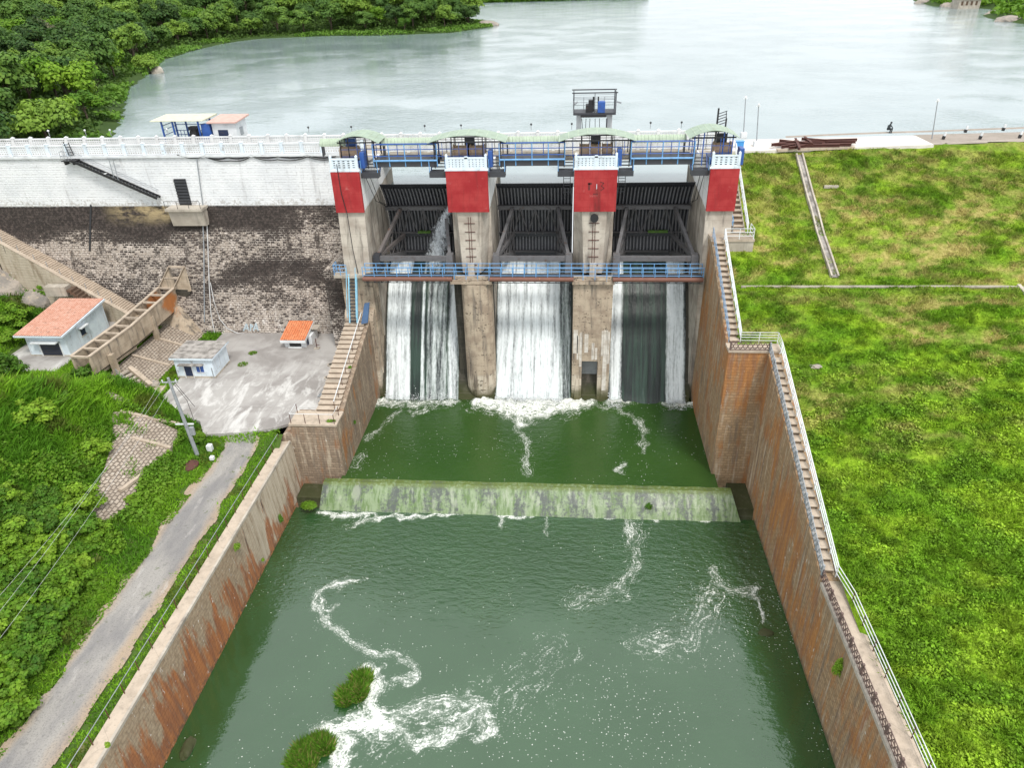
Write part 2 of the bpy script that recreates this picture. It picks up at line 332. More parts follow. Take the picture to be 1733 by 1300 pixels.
def mat_yard():
    n = NT('yard_concrete'); x, y, z = n.xyz(); k = n.noise(scale=.22, det=6, rough=.6, dist=.5); f = n.noise(scale=5, det=6, rough=.7); w = n.noise(n.mul(n.pos(), (.8, .3, 1)), .8, 6, .7, .6)
    c = n.mix(n.step(k, .35, .62), (.27, .25, .235), (.40, .38, .36))
    c = n.mix(n.math('MULTIPLY', n.math('MULTIPLY', n.step(w, .46, .62), n.step(y, 71, 64)), .85), c, (.60, .585, .56))
    c = n.mix(n.math('MULTIPLY', n.step(w, .6, .7), .35), c, (.62, .6, .58))
    c = n.mix(n.math('MULTIPLY', n.step(f, .55, .75), .45), c, (.25, .235, .22))
    _, fl = n.brick(n.pos(), 1, 5, 4, .03, off=0)
    c = n.mix(n.math('MULTIPLY', fl, .4), c, (.24, .225, .21))
    return n.done(n.pbsdf(c, .9, n.bump(f, .02, .5), spec=.2))
def mat_pitch():
    n = NT('stone_pitching'); x, y, z = n.xyz(); bv = n.vec(y, n.math('SUBTRACT', z, n.math('MULTIPLY', x, 1.0)), 0.0)
    bv = n.vec(n.math('ADD', y, n.math('MULTIPLY', n.noise(scale=1.3, det=2), .5)), n.math('ADD', n.math('SUBTRACT', z, x), n.math('MULTIPLY', n.noise(scale=1.1, det=2), .45)), 0.0); bc, bf = n.brick(bv, 1, .52, .42, .06); f = n.noise(scale=3, det=5); k = n.noise(scale=.5, det=4)
    c = n.mix(bc, (.44, .37, .30), (.34, .28, .225)); c = n.mix(n.step(f, .5, .7), c, (.52, .46, .39)); c = n.mix(n.math('MULTIPLY', n.step(k, .5, .66), .4), c, (.24, .19, .15))
    c = n.mix(n.math('MULTIPLY', bf, .85), c, (.15, .12, .095))
    return n.done(n.pbsdf(c, .9, n.bump(n.math('MULTIPLY', bf, -1), .12, .8), spec=.2))
def mat_red():
    n = NT('red_oxide_paint'); x, y, z = n.xyz(); k = n.noise(scale=.7, det=5); f = n.noise(n.mul(n.pos(), (2, 2, .25)), 1.2, 5, .7)
    _, bf = n.brick(n.vec(x, z, 0.0), 1, 1.6, .72, .03)
    c = n.mix(n.step(k, .35, .7), (.33, .024, .028), (.41, .046, .046)); c = n.mix(n.math('MULTIPLY', bf, .45), c, (.30, .02, .02))
    c = n.mix(n.math('MULTIPLY', n.step(f, .52, .70), .55), c, (.20, .03, .028)); c = n.mix(n.math('MULTIPLY', n.step(n.noise(scale=1.3, det=6, rough=.7), .60, .74), .5), c, (.50, .20, .18)); st = n.math('MULTIPLY', n.step(n.math('ABSOLUTE', n.math('SUBTRACT', x, n.math('ADD', 2.75, n.math('MULTIPLY', f, .3)))), .5, .1), n.step(z, 27.4, 25.5)); c = n.mix(n.math('MULTIPLY', st, n.math('MULTIPLY', n.step(f, .3, .6), .7)), c, (.10, .025, .022))
    return n.done(n.pbsdf(c, .75, n.bump(f, .02, .4), spec=.25))
def mat_tile(name, a, b):
    n = NT(name); x, y, z = n.xyz()
    u = n.math('SINE', n.math('MULTIPLY', x, 2*math.pi/.28)); vf = n.math('FRACT', n.math('MULTIPLY', y, 1/.36))
    k = n.noise(scale=1.6, det=5); f = n.noise(scale=7, det=3)
    vr = n.voro(n.mul(n.pos(), (3.6, 2.8, 0)), 1, out='Color')
    vx = n.n('ShaderNodeSeparateColor'); n.set(vx.inputs[0], vr)
    c = n.mix(vx.outputs[0], a, b); c = n.mix(n.math('MULTIPLY', n.step(f, .58, .7), .7), c, (.2, .085, .05)); c = n.mix(n.math('MULTIPLY', n.step(u, -.2, -.9), .5), c, tuple(v*.45 for v in a))
    c = n.mix(n.math('MULTIPLY', n.step(k, .58, .7), .45), c, (.14, .10, .075))
    return n.done(n.pbsdf(c, .85, n.bump(n.math('ADD', n.math('MULTIPLY', u, .5), vf), .08, 1.0), spec=.2))
def mat_algae():
    n = NT('weir_algae'); x, y, z = n.xyz(); s = n.noise(n.mul(n.pos(), (.8, .25, .25)), 1, 5, .6); s2 = n.noise(n.mul(n.pos(), (2.6, .6, .6)), 1, 5, .65); f = n.noise(scale=3, det=5, rough=.75)
    c = n.mix(n.step(s2, .36, .6), (.105, .175, .05), (.24, .31, .175)); c = n.mix(n.step(n.math('ADD', n.math('MULTIPLY', s, .7), n.math('MULTIPLY', f, .5)), .56, .70), c, (.085, .10, .085))
    c = n.mix(n.math('MULTIPLY', n.step(n.noise(n.mul(n.pos(), (1.1, .3, .3)), 1.4, 4), .55, .68), .6), c, (.38, .42, .31))
    c = n.mix(n.math('MULTIPLY', n.step(y, 54.0, 54.4), n.step(f, .3, .6)), c, (.11, .15, .03))
    return n.done(n.pbsdf(c, .35, n.bump(f, .05, .6), spec=.5))
def mat_water(name, col, col2, rough=.06, ior=1.55, rip=.5, ripsc=1.6, foam=True, stretch=(1, 1.6, 1)):
    n = NT(name); p = n.pos()
    calm = n.math('ADD', n.math('MULTIPLY', n.step(n.noise(scale=.05 if not foam else .13, det=3), .38, .65), .22 if foam else 1.0), n.math('MULTIPLY', n.step(n.math('ADD', n.xyz()[1], n.math('MULTIPLY', n.noise(scale=.15, det=2), 8.0)), 41, 52), .9) if foam else 0.0)
    r1 = n.noise(n.mul(p, stretch), ripsc, 3, .5, .3); r2 = n.noise(n.mul(p, stretch), ripsc*3.1, 3, .55)
    h = n.math('MULTIPLY', n.math('ADD', r1, n.math('MULTIPLY', r2, .35)), n.math('ADD', .25 if not foam else .06, calm))
    nm = n.bump(h, .12 if not foam else .2, rip)
    c = n.mix(n.step(n.noise(scale=.12, det=4), .35, .65), col, col2)
    w = n.pbsdf(c, rough, nm, ior=ior)
    if foam:
        m = n.attr('foam'); wv = n.n('ShaderNodeVectorMath', operation='ADD')
        n.set(wv.inputs[0], p); n.set(wv.inputs[1], n.mul(n.noise(scale=.45, det=2, col=True), (3.2, 3.2, 0)))
        sx, sy, sz = n.xyz(wv.outputs[0]); fa = n.noise(n.vec(n.math('MULTIPLY', n.attr('sd'), 3.8), n.math('MULTIPLY', sx, .42), n.math('MULTIPLY', sy, .42)), 1.9, 4, .65, .4)
        f = n.math('ADD', n.math('MULTIPLY', fa, .75), n.math('MULTIPLY', n.noise(wv.outputs[0], 2.6, 5, .7, .6), .25)); f2 = n.noise(scale=6.5, det=4, rough=.65)
        k = n.math('ADD', n.math('MULTIPLY', m, .62), n.math('ADD', n.math('MULTIPLY', n.math('SUBTRACT', f, .5), 1.9), n.math('MULTIPLY', n.math('SUBTRACT', f2, .5), 1.1)))
        fm = n.math('MULTIPLY', n.step(k, .30, .82), n.step(m, .02, .3))
        vc = n.n('ShaderNodeSeparateColor'); vs = n.mul(p, (1, 1, 0)); n.set(vc.inputs[0], n.voro(vs, 4.6, out='Color')); sp = n.math('MULTIPLY', n.step(n.math('ADD', n.math('ADD', n.voro(vs, 4.6), n.math('MULTIPLY', n.noise(scale=2.3, det=2), .38)), n.math('ADD', -.15, n.math('MULTIPLY', n.math('SUBTRACT', n.noise(n.mul(p, (1, 1.7, 1)), 8, 2), .5), .6))), .28, .06), n.step(n.math('SUBTRACT', n.math('MULTIPLY', n.attr('speck'), .8), vc.outputs[0]), 0, .05))
        fm = n.math('MAXIMUM', fm, n.math('MULTIPLY', n.step(m, .45, 1.05), n.math('MULTIPLY', n.step(f, .3, .6), .45)))
        fm = n.math('MAXIMUM', fm, n.math('MULTIPLY', sp, .7))
        fs = n.pbsdf(n.mix(f2, (.70, .72, .66), (.85, .86, .82)), .7, spec=.2)
        return n.done(n.mixs(fm, w, fs))
    return n.done(w)
def mat_fall(name, dens, tint=(.80, .85, .86), dark=(.012, .02, .02), green=(.04, .085, .05)):
    n = NT(name); x, y, z = n.xyz()
    p = n.vec(n.math('ADD', x, n.math('MULTIPLY', n.noise(n.mul(n.pos(), (.3, .1, .1)), 1, 2), .4)), n.math('MULTIPLY', z, .055), 0.0)
    a = n.noise(p, 2.0, 4, .6); b = n.noise(p, 9.0, 4, .65); f = n.noise(n.mul(n.pos(), (5, 2, 2)), 1, 4, .7); e = n.attr('edge')
    k = n.math('ADD', n.math('ADD', n.math('MULTIPLY', a, .8), n.math('MULTIPLY', b, .45)), n.math('MULTIPLY', f, .32))
    k = n.math('ADD', n.math('SUBTRACT', k, .79), n.math('SUBTRACT', n.math('MULTIPLY', e, .22), .22-dens))
    c = n.mix(n.step(k, -.2, .24), n.mix(n.step(a, .4, .6), dark, green), tint)
    return n.done(n.pbsdf(c, .35, n.bump(k, .12, .7), spec=.4))

MDAM = mat_dam(); MWR = mat_wall('right_wall_masonry', .72, (.41, .28, .165), .6); MWB = mat_wall('basin_wall_masonry', .42, (.34, .255, .185), .55); MWL = mat_leftwall()
MPIER = mat_conc('pier_concrete', (.52, .47, .40), (.36, .31, .26), .85, .7, True); MPLOW = mat_conc('pier_lower_concrete', (.50, .41, .31), (.34, .265, .20), .95, .85, sc=1.3)
MCON = mat_conc('plain_concrete', (.50, .45, .38), (.38, .335, .28), .5); MSTEP = mat_conc('step_concrete', (.52, .43, .34), (.42, .345, .27), .3, sc=2); MWET = mat_conc('wet_concrete', (.07, .065, .05), (.035, .035, .03), .7, .6)
MROOFC = mat_conc('weathered_roof', (.42, .39, .36), (.19, .175, .16), .2, sc=2.2)
MFLUME = mat_conc('flume_concrete', (.50, .41, .31), (.33, .26, .19), .95, sc=1.4); MRUSTC = mat_soil('rust_stained_concrete', (.52, .20, .06), (.40, .24, .13), 1.2)
MRED = mat_red(); MWHITE = paint('white_paint', (.74, .76, .77), .7, .25, (.3, .28, .26), .9); MPALE = mat_lime()
MSKY = paint('sky_blue_rail_paint', (.16, .38, .68), .5, .25); MBLUE = paint('blue_steel_paint', (.03, .10, .36), .45, .3); MCYAN = paint('light_blue_ladder_paint', (.30, .60, .78), .5, .2); MNAVY = paint('navy_door_paint', (.018, .03, .075), .5, .2)
MSTEEL = paint('dark_steel', (.045, .047, .055), .5, .35, (.10, .07, .05)); MARM = paint('grey_gate_arm', (.15, .145, .15), .55, .7, (.13, .075, .05)); MBLACK = paint('black_iron', (.018, .018, .02), .5, .2)
MRUSTY = paint('rusty_brown_steel', (.10, .035, .026), .8, .5, (.04, .02, .018)); MPIPE = paint('rusty_pipe', (.19, .085, .06), .7, .7, (.40, .18, .08), 1.2); MGREENC = paint('pale_green_sheet', (.33, .41, .32), .65, .35, (.30, .33, .22), 1.5); MGREENO = paint('grey_green_sheet', (.42, .50, .38), .65, .4, (.30, .28, .2), 1.5)
MDRUM = paint('tan_drum_paint', (.52, .36, .24), .6, .3, (.2, .13, .09)); MWOOD = paint('dark_wood', (.12, .075, .05), .8, .3); MCABLE = paint('black_cable', (.02, .02, .022), .6, .1); MWPIPE = paint('white_pipe', (.62, .62, .62), .5, .2)
MINRAIL = paint('grey_blue_rail', (.22, .33, .47), .6, .4); MSHRUB = mat_leaf('shore_leaves', [(.03, .10, .018), (.065, .17, .024), (.11, .25, .03), (.17, .34, .04)], .8)
MGREY = paint('galvanised_grey', (.32, .34, .36), .5, .2); MYELROOF = paint('pale_roof_sheet', (.62, .62, .47), .7, .25, (.4, .38, .3)); MPINK = paint('pinkish_roof', (.62, .40, .34), .8, .3, (.4, .3, .26), 2)
MMOSS = paint('green_moss_steel', (.10, .20, .035), .9, .3, (.05, .07, .02)); MSIGN = paint('light_blue_wall_lettering', (.42, .50, .54), .8, 1.0, (.40, .33, .27), 3.0)
MTILE = mat_tile('red_tile_roof', (.62, .30, .21), (.74, .43, .33)); MTILE2 = mat_tile('orange_tile_roof', (.68, .21, .09), (.80, .31, .15))
MROAD = mat_road(); MYARD = mat_yard(); MPITCH = mat_pitch(); MALG = mat_algae()
MBANK = mat_soil("bank_soil", (.075, .13, .025), (.055, .10, .018), .4, (.15, .14, .06)); MHILL = mat_soil('hill_soil', (.05, .085, .02), (.035, .065, .015), .1); MROCK = mat_soil('grey_rock', (.38, .33, .28), (.24, .22, .20), .8, (.45, .37, .28))
MCREST = mat_soil('crest_road_white', (.72, .67, .62), (.64, .59, .54), .8); MDIRT = mat_soil('crest_dirt', (.36, .31, .27), (.30, .26, .22), .5)
MGRASS = mat_grass(); MTURF = mat_turf()
MLEAFD = mat_leaf('forest_leaves', [(.022, .068, .022), (.060, .150, .034), (.122, .245, .044), (.23, .38, .05)]); MLEAFB = mat_leaf('bush_leaves', [(.035, .11, .014), (.085, .22, .018), (.17, .34, .022), (.28, .46, .035)], .8)
MLEAFG = mat_leaf('bare_twig_leaves', [(.10, .09, .06), (.17, .15, .11), (.2, .19, .13)], .4); MBARK = mat_soil('bark', (.13, .10, .075), (.09, .07, .05), 2)
MLAKE = mat_water('lake_water', (.21, .275, .28), (.25, .315, .32), .11, 2.55, .6, .62, False, (1, 2.6, 1))
MCHAN = mat_water('channel_water', (.018, .062, .016), (.024, .074, .022), .05, 1.88, .75, 1.1, True, (1, 2.0, 1)); MBAS = mat_water('basin_water', (.028, .070, .014), (.036, .082, .018), .05, 1.4, .3, 1.3)
MFALLW = mat_fall('white_fall', .13); MFALLM = mat_fall('broken_fall', -.03); MFALLD = mat_fall('thin_fall', -.27, (.20, .25, .25), (.013, .020, .019), (.026, .055, .040)); MJET = None
# ------------------------------------------------------------------ setting: water and ground
ZL = 23.6
def st(name, me, m): return props(link(name, me, m), kind='structure')
xs = np.concatenate([np.arange(-700, -150, 25), np.arange(-150, 150, 6), np.arange(150, 901, 25)])
lake = st('lake', gridmesh('lake', [-900, 0, 900], [83, 500, 2600], lambda X, Y: X*0+ZL, MLAKE), MLAKE)

def seg_d(X, Y, pts):
    best = np.full(X.shape, 1e9)
    for (x0, y0), (x1, y1) in zip(pts[:-1], pts[1:]):
        dx, dy = x1-x0, y1-y0; L = dx*dx+dy*dy+1e-9; t = np.clip(((X-x0)*dx+(Y-y0)*dy)/L, 0, 1)
        best = np.minimum(best, np.hypot(X-x0-t*dx, Y-y0-t*dy))
    return best
def strokes(lst, z):
    out = []
    for pts, w, s in lst: out.append(([tuple(az(px, py, z)[:2]) for px, py in pts], w, s))
    return out
def foamf(lst, z):
    S = strokes(lst, z)
    def f(X, Y):
        m = np.zeros(X.shape)
        q = fbm(X*.9, Y*.9, 4)-.5; q2 = fbm(X*.9+31, Y*.9+7, 4)-.5; Xw, Yw = X+q*1.9, Y+q2*1.9
        for pts, w, s in S: m = np.maximum(m, s*np.exp(-(seg_d(Xw, Yw, pts)/(w*1.25))**2))
        return m
    def sd(X, Y):
        q = fbm(X*.9, Y*.9, 4)-.5; q2 = fbm(X*.9+31, Y*.9+7, 4)-.5; m = np.full(X.shape, 9.)
        for pts, w, s in S: m = np.minimum(m, seg_d(X+q*1.2, Y+q2*1.2, pts)/max(w, .4))
        return m
    f.sd = sd
    return f
CHF = [([(607, 982), (570, 990), (545, 1000), (530, 1022), (548, 1052), (600, 1088), (655, 1110), (700, 1122), (706, 1145), (668, 1157)], .45, .78),
       ([(545, 1000), (535, 1022), (555, 1035), (575, 1020)], .5, .62),
       ([(622, 1132), (636, 1165), (628, 1192), (650, 1212), (650, 1235), (610, 1222), (570, 1228), (545, 1237)], .75, 1.15),
       ([(628, 1192), (652, 1225), (700, 1256), (760, 1240), (800, 1205), (825, 1215), (815, 1245)], .8, .88),
       ([(655, 1225), (690, 1205), (740, 1190), (800, 1186), (826, 1205)], .8, .72), ([(560, 1240), (620, 1240), (680, 1270)], .6, .6), ([(720, 1215), (770, 1205), (790, 1225), (750, 1240)], .9, .62), ([(640, 1215), (720, 1225), (800, 1215)], 1.3, .52),
       ([(545, 1238), (580, 1262), (585, 1285), (565, 1305), (540, 1320)], .6, 1.1),
       ([(1075, 890), (1072, 950), (1050, 1000), (975, 1020)], 1.1, .58), ([(1065, 960), (1050, 1000)], .8, .66), ([(1205, 970), (1225, 985), (1235, 1000), (1270, 1000)], .7, .68), ([(1210, 1000), (1160, 1090), (1090, 1090)], 1.5, .56),
       ([(1280, 1003), (1290, 1030), (1295, 1052)], .28, 1.0), ([(545, 870), (600, 875), (690, 874), (840, 864), (850, 874), (920, 869), (1010, 872), (1100, 876), (1240, 880)], .30, 1.02),
       ([(548, 870), (610, 874), (600, 890)], .5, .9), ([(830, 866), (850, 880), (845, 890)], .4, .9), ([(920, 870), (925, 905)], .3, .7), ([(1062, 880), (1066, 915)], .35, .75), ([(590, 1330), (700, 1230), (850, 1200), (940, 1100)], 2.2, .42)]
BSF = [([(640, 684), (700, 686), (768, 682)], .7, .92), ([(815, 684), (880, 688), (990, 684)], 1.3, 1.25), ([(850, 692), (900, 700), (950, 692)], 1.5, 1.1), ([(800, 690), (850, 700)], .9, .6), ([(950, 695), (1010, 688)], .9, .6), ([(870, 700), (878, 730), (888, 760), (893, 800)], .55, .72), ([(880, 690), (880, 720)], .7, .9), ([(905, 700), (880, 730)], .6, .7),
       ([(1032, 683), (1066, 684)], .6, .9), ([(1130, 686), (1170, 688)], .7, 1.0), ([(985, 690), (1045, 692), (1080, 712), (1090, 735), (1088, 765)], .5, .68), ([(1045, 797), (1055, 790)], .45, .95), ([(680, 690), (650, 720), (620, 745)], .5, .62), ([(610, 770), (600, 790)], 1.0, .55),
       ([(660, 690), (760, 684), (700, 700)], .6, .66)]
chan_speck = lambda X, Y: sstep(52, 38, Y)*(.06+.8*sstep(.42, .66, fbm(X*.16, Y*.16, 4)))*(.35+.65*sstep(-14, 2, X))
gx = np.arange(-26.6, 18.3, .16)
st('channel_water', gridmesh('channel_water', gx, np.arange(14, 52.9, .16), lambda X, Y: X*0, MCHAN, {'foam': foamf(CHF, 0), 'sd': foamf(CHF, 0).sd, 'speck': chan_speck}), MCHAN)
st('basin_water', gridmesh('basin_water', np.arange(-22.3, 14.9, .16), np.arange(54.7, 74, .16), lambda X, Y: 2+foamf(BSF, 2)(X, Y)*(vnoise(X*2.2, Y*2.2)*.5+vnoise(X*5, Y*5)*.25)*sstep(66, 69.5, Y)*.9, MBAS, {'foam': foamf(BSF, 2), 'sd': foamf(BSF, 2).sd, 'speck': lambda X, Y: .30*sstep(.45, .62, fbm(X*.18+5, Y*.18, 3))}), MBAS)

# left bank terrain
def inside(X, Y, poly):
    r = np.zeros(X.shape, bool); n = len(poly); j = n-1
    for i in range(n):
        xi, yi = poly[i]; xj, yj = poly[j]
        c = ((yi > Y) != (yj > Y)) & (X < (xj-xi)*(Y-yi)/(yj-yi+1e-12)+xi); r ^= c; j = i
    return r
yard_poly = [(-42.9, 60.4), (-42.9, 77.8), (-26.0, 77.8), (-25.0, 75), (-24.55, 60), (-26.0, 57.9), (-28.9, 56.1), (-31.5, 55.4), (-35.2, 54.9), (-36.6, 57.2), (-40.2, 58.6)]
def zleft(X, Y):
    n = (fbm(X*.22, Y*.22, 4)-.5)
    s = -33.6-X
    a = 6.0+np.clip(s, 0, 4)*.25+np.clip(s-4, 0, 14.5-8.0*sstep(50, 59, Y))*.5
    a = a+sstep(4, 12, s)*n*2.0
    b = 7.15+sstep(-45.1, -49.3, X)*1.15+sstep(-50.2, -54.0, X)*.9+np.clip(-63.0-X, 0, 40)*.75+np.clip(-63.0-X, 0, 3)*n*1.2
    b = b+sstep(-48.5, -51, X)*sstep(76.6, 79.5, Y)*2.0
    w = sstep(58.5, 62.5, Y+sstep(-50, -56, X)*-1.0)
    yard = sstep(-42.5, -45.2, X)
    b = 7.1+(b-7.1)*yard; r = a*(1-w)+b*w
    r = r-sstep(54.3, 55.6, Y)*sstep(-37, -35.5, X)*(1-w)*0+sstep(53.5, 56.0, Y)*(X > -35.8)*1.05*(1-w)
    return np.where(inside(X, Y, yard_poly) | ((X > -30) & (Y > 55)), np.minimum(r, 6.9), r)
def bank_tint(X, Y):
    return np.stack([X*0, X*0, X*0], -1)
st('bank_ground', gridmesh('bank_ground', np.arange(-112, -27.3, .5), np.arange(8, 79.6, .5), zleft, MBANK), MBANK)
rd = lambda X, Y: 6.06+fbm(X*.5, Y*.5, 3)*.08
def road_keep(X, Y):
    j = (fbm(Y*.35, Y*0+3, 3)-.5)*1.6; k = (fbm(Y*.3, Y*0+9, 3)-.5)*1.2
    r = np.hypot((X+31.4)/2.6, (Y-52.8)/3.0)
    return (X < -29.55+k) & (X > -33.4+j) & ((Y < 52.8) | (r < 1.0))
st('gravel_road', gridmesh('gravel_road', np.arange(-35, -28, .1), np.arange(8, 56.2, .12), lambda X, Y: np.maximum(rd(X, Y), zleft(X, Y)+.03), MROAD, None, road_keep), MROAD)
# concrete yard at the dam foot
yp = [tuple(az(px, py, 7.2)[:2]) for px, py in [(263, 682), (262, 676), (300, 640)]]
MB().prism(yard_poly, 'z', 6.6, 7.2).build('yard', MYARD)['kind'] = 'structure'

# right grass embankment
gzY = [5, 24, 31, 38, 57.5, 64.3, 66.6, 72, 83.4]; gzZ = [7.7, 7.9, 8.0, 8.8, 15.5, 18.1, 18.3, 21.2, 27.3]
def bendY(X): return np.clip(X-20, 0, 80)*.105
def zright(X, Y):
    Yb = Y-bendY(X)*sstep(64, 84, Y)
    return np.interp(Yb, gzY, gzZ)+(fbm(X*.35, Y*.35, 4)-.5)*.45*sstep(16.0, 19, X)-.05
def tanmask(X, Y):
    a = fbm(X*.16+3, Y*.42+1, 5); b = fbm(X*.05+8, Y*.09+2, 3)
    m = sstep(.50, .64, a*.6+b*.55)
    hot = np.exp(-(((X-36)/13)**2+((Y-71)/5.5)**2))*.9+np.exp(-(((X-37)/12)**2+((Y-55)/6)**2))*.8+np.exp(-(((X-20)/4.5)**2+((Y-67.5)/3.0)**2))*.9+np.exp(-(((X-52)/12)**2+((Y-62)/9)**2))*.7
    low = sstep(44, 54, Y-.25*(X-30))
    berm = 1-.8*np.exp(-((Y-65.2)/1.4)**2)
    return np.clip(m*.5+hot*sstep(.40, .58, a)*1.1, 0, 1)*low*berm
GRA, GRB, GRC, GRT = [np.array(c) for c in ((.165, .315, .018), (.27, .42, .028), (.095, .20, .018), (.52, .40, .165))]
def turfcol(X, Y):
    k = fbm(X*.35+11, Y*.7+4, 5); d = fbm(X*.9+1, Y*1.7+7, 5); t = tanmask(X, Y)*(.35+1.1*sstep(.42, .6, fbm(X*.8+3, Y*2.1+9, 4)))
    lo = sstep(48, 36, Y-.2*(X-25))
    c = GRA+(GRB-GRA)*sstep(.4, .62, k)[..., None]; c = c+(GRC-c)*(sstep(.53, .68, d)*(.55-.25*lo))[..., None]; e = fbm(X*2.6+5, Y*3.4+3, 3); c = c*(.78+.44*sstep(.35, .65, e))[..., None]
    up = sstep(70, 80, Y); c = c*(1-.12*up[..., None])
    return c+(GRT-c)*np.clip(t*.66, 0, .8)[..., None]
def rkeep(X, Y): return ((Y > 58.4) | (X > 19.3)) & ((Y > 69.9) | (X > 15.5)) & ((X > 16.75) | (Y < 70.5))
st('grass_embankment', gridmesh('grass_embankment', np.concatenate([np.arange(15.5, 62, .4), np.arange(62, 130, 3)]), np.concatenate([np.arange(5, 84.2, .4), np.arange(84.2, 94, .4)]), lambda X, Y: np.where(Y-bendY(X) > 83.9, np.minimum(zright(X, Y), 27.25), zright(X, Y)), MTURF, {'tint': turfcol}, lambda X, Y: rkeep(X, Y) & (Y-bendY(X) < 84.4)), MTURF)
# crest road (white concrete) and dirt road further on
xa = np.arange(16.9, 41.3, .8); rows = [[(x, 83.3+bendY(np.array(x))+0*x, 27.42) for x in xa], [(x, 89.3+bendY(np.array(x))*.6, 27.42) for x in xa]]
b = MB(); b.sheet(rows); b.sheet([[(p[0], p[1], 26.0) for p in rows[0]], rows[0]]); b.sheet([rows[1], [(p[0], p[1], 22) for p in rows[1]]]); b.build('crest_road', MCREST)['kind'] = 'structure'
xa = np.arange(41.3, 140, 2.0); rows = [[(x, 84.0+bendY(np.array(min(x, 100.))), 27.25) for x in xa], [(x, 90.2+bendY(np.array(min(x, 100.)))*.7, 27.25) for x in xa]]
b = MB(); b.sheet(rows); b.sheet([rows[1], [(p[0], p[1]+6, 22) for p in rows[1]]]); b.build('crest_path', MDIRT)['kind'] = 'structure'
# upstream hills and far shores
SHORE = [(-70, 84), (-73, 100), (-75.7, 115.7), (-83.8, 133), (-105, 173), (-113, 195), (-131, 241), (-134, 262), (-136.8, 294), (-131.5, 319), (-100.7, 326), (-79, 321), (-50.5, 327), (-36, 357), (-38, 380), (-60, 420), (-90, 470)]
LAND = SHORE+[(-700, 600), (-700, 84)]
def zhill(X, Y):
    d = seg_d(X, Y, SHORE)*np.where(inside(X, Y, LAND), 1, -1)
    n = fbm(X*.03, Y*.03, 4)-.5
    return ZL+.5+np.where(d > 0, np.minimum(d, 12)*.06+np.clip(d-12, 0, 400)*.27, d*.4)+np.clip(d, 0, 60)*n*.25
st('forest_hill', gridmesh('forest_hill', np.arange(-460, -20, 4), np.arange(86.6, 520, 4), zhill, MHILL), MHILL)
PEN = [(250, 560), (205, 500), (196, 464), (188, 430), (197, 414), (200, 396), (175, 352), (170, 337), (166, 304), (175, 280), (215, 240), (300, 200)]
PLAND = PEN+[(500, 200), (500, 600)]
def zpen(X, Y):
    d = seg_d(X, Y, PEN)*np.where(inside(X, Y, PLAND), 1, -1)
    return ZL+.3+np.where(d > 0, d*.28, d*.4)+np.clip(d, 0, 30)*(fbm(X*.06, Y*.06, 3)-.5)*.3
st('peninsula', gridmesh('peninsula', np.arange(150, 420, 4), np.arange(230, 580, 4), zpen, MHILL), MHILL)
st('far_shore', gridmesh('far_shore', np.arange(-500, 900, 20), np.arange(636, 900, 12), lambda X, Y: ZL-1.5+(Y-636)*.12*(.4+fbm(X*.01, Y*.01, 3))+sstep(0, 60, X)*-(900-Y)*.0-sstep(-30, 40, X)*60, MHILL), MHILL)
# ------------------------------------------------------------------ dam, spillway, piers, gates
PX = [(-24.25, -21.4), (-12.35, -8.2), (.65, 4.8), (14.0, 16.7)]
BAYS = [(-21.4, -12.35), (-8.2, .65), (4.8, 14.0)]
dam = thing('dam_wall', 'long masonry dam wall, whitewashed above and black stained below', 'dam', (-50, 78, 7))
MB().box(-120, -24.3, 81.92, 85.9, 27.9, 28.04).build('road_surface', MDIRT, dam)
MB().prism([(77.0, 6.5), (81.4, 22.0), (81.45, 28.0), (86.4, 28.0), (86.4, 15), (84, 6.5)], 'x', -120, -24.2).build('wall_body', MDAM, dam)
MB().box(-27.4, -24.3, 73.5, 80.2, 6.5, 16.8).build('buttress', MDAM, dam)
b = MB(); b.box(-120, -24.3, 81.2, 81.45, 27.8, 28.06); b.build('coping', MWHITE, dam)
# joint, door, balcony
f = lambda px, py, d=0: ay(px, py, 81.4-d)
def on_face(px, py, off=0):   # point on the battered lower face
    p = np.array([0, 77.0-off, 6.5]); nrm = np.array([0, -15.5, 4.4]); d = _ray(px, py); return CC+d*np.dot(p-CC, nrm)/np.dot(d, nrm)
MB().beam(on_face(154, 345, .03), on_face(152, 425, .03), .22, .1, (0, -1, 0)).build('joint', MBLACK, dam)
MB().hull8([(-47.6, 79.6, 21.9), (-43.1, 79.6, 21.9), (-43.1, 81.3, 21.9), (-47.6, 81.3, 21.9)], [(-47.6, 79.6, 22.2), (-43.1, 79.6, 22.2), (-43.1, 81.38, 22.2), (-47.6, 81.38, 22.2)]).build('balcony_slab', MCON, dam)
MB().hull8([(-47.4, 80.2, 20.0), (-43.2, 80.2, 20.0), (-43.2, 80.9, 20.0), (-47.4, 80.9, 20.0)], [(-47.4, 79.9, 21.88), (-43.2, 79.9, 21.88), (-43.2, 81.2, 21.88), (-47.4, 81.2, 21.88)]).build('balcony_base', MCON, dam)
dd = MB().box(-46.5, -45.05, 81.3, 81.44, 22.2, 25.3).build('door', MBLACK, dam)
b = MB(); [b.box(-46.5, -45.05, 81.22, 81.298, 22.4+k*.36, 22.62+k*.36) for k in range(8)]; b.build('louvre', MSTEEL, dd)
b = MB(); b.tube([(-47.5, 79.7, 23.1), (-43.2, 79.7, 23.1)], .03, 5); [b.tube([(x, 79.7, 22.2), (x, 79.7, 23.1)], .03, 5) for x in (-47.5, -46, -44.6, -43.2)]; b.build('balcony_rail', MBLACK, dam)
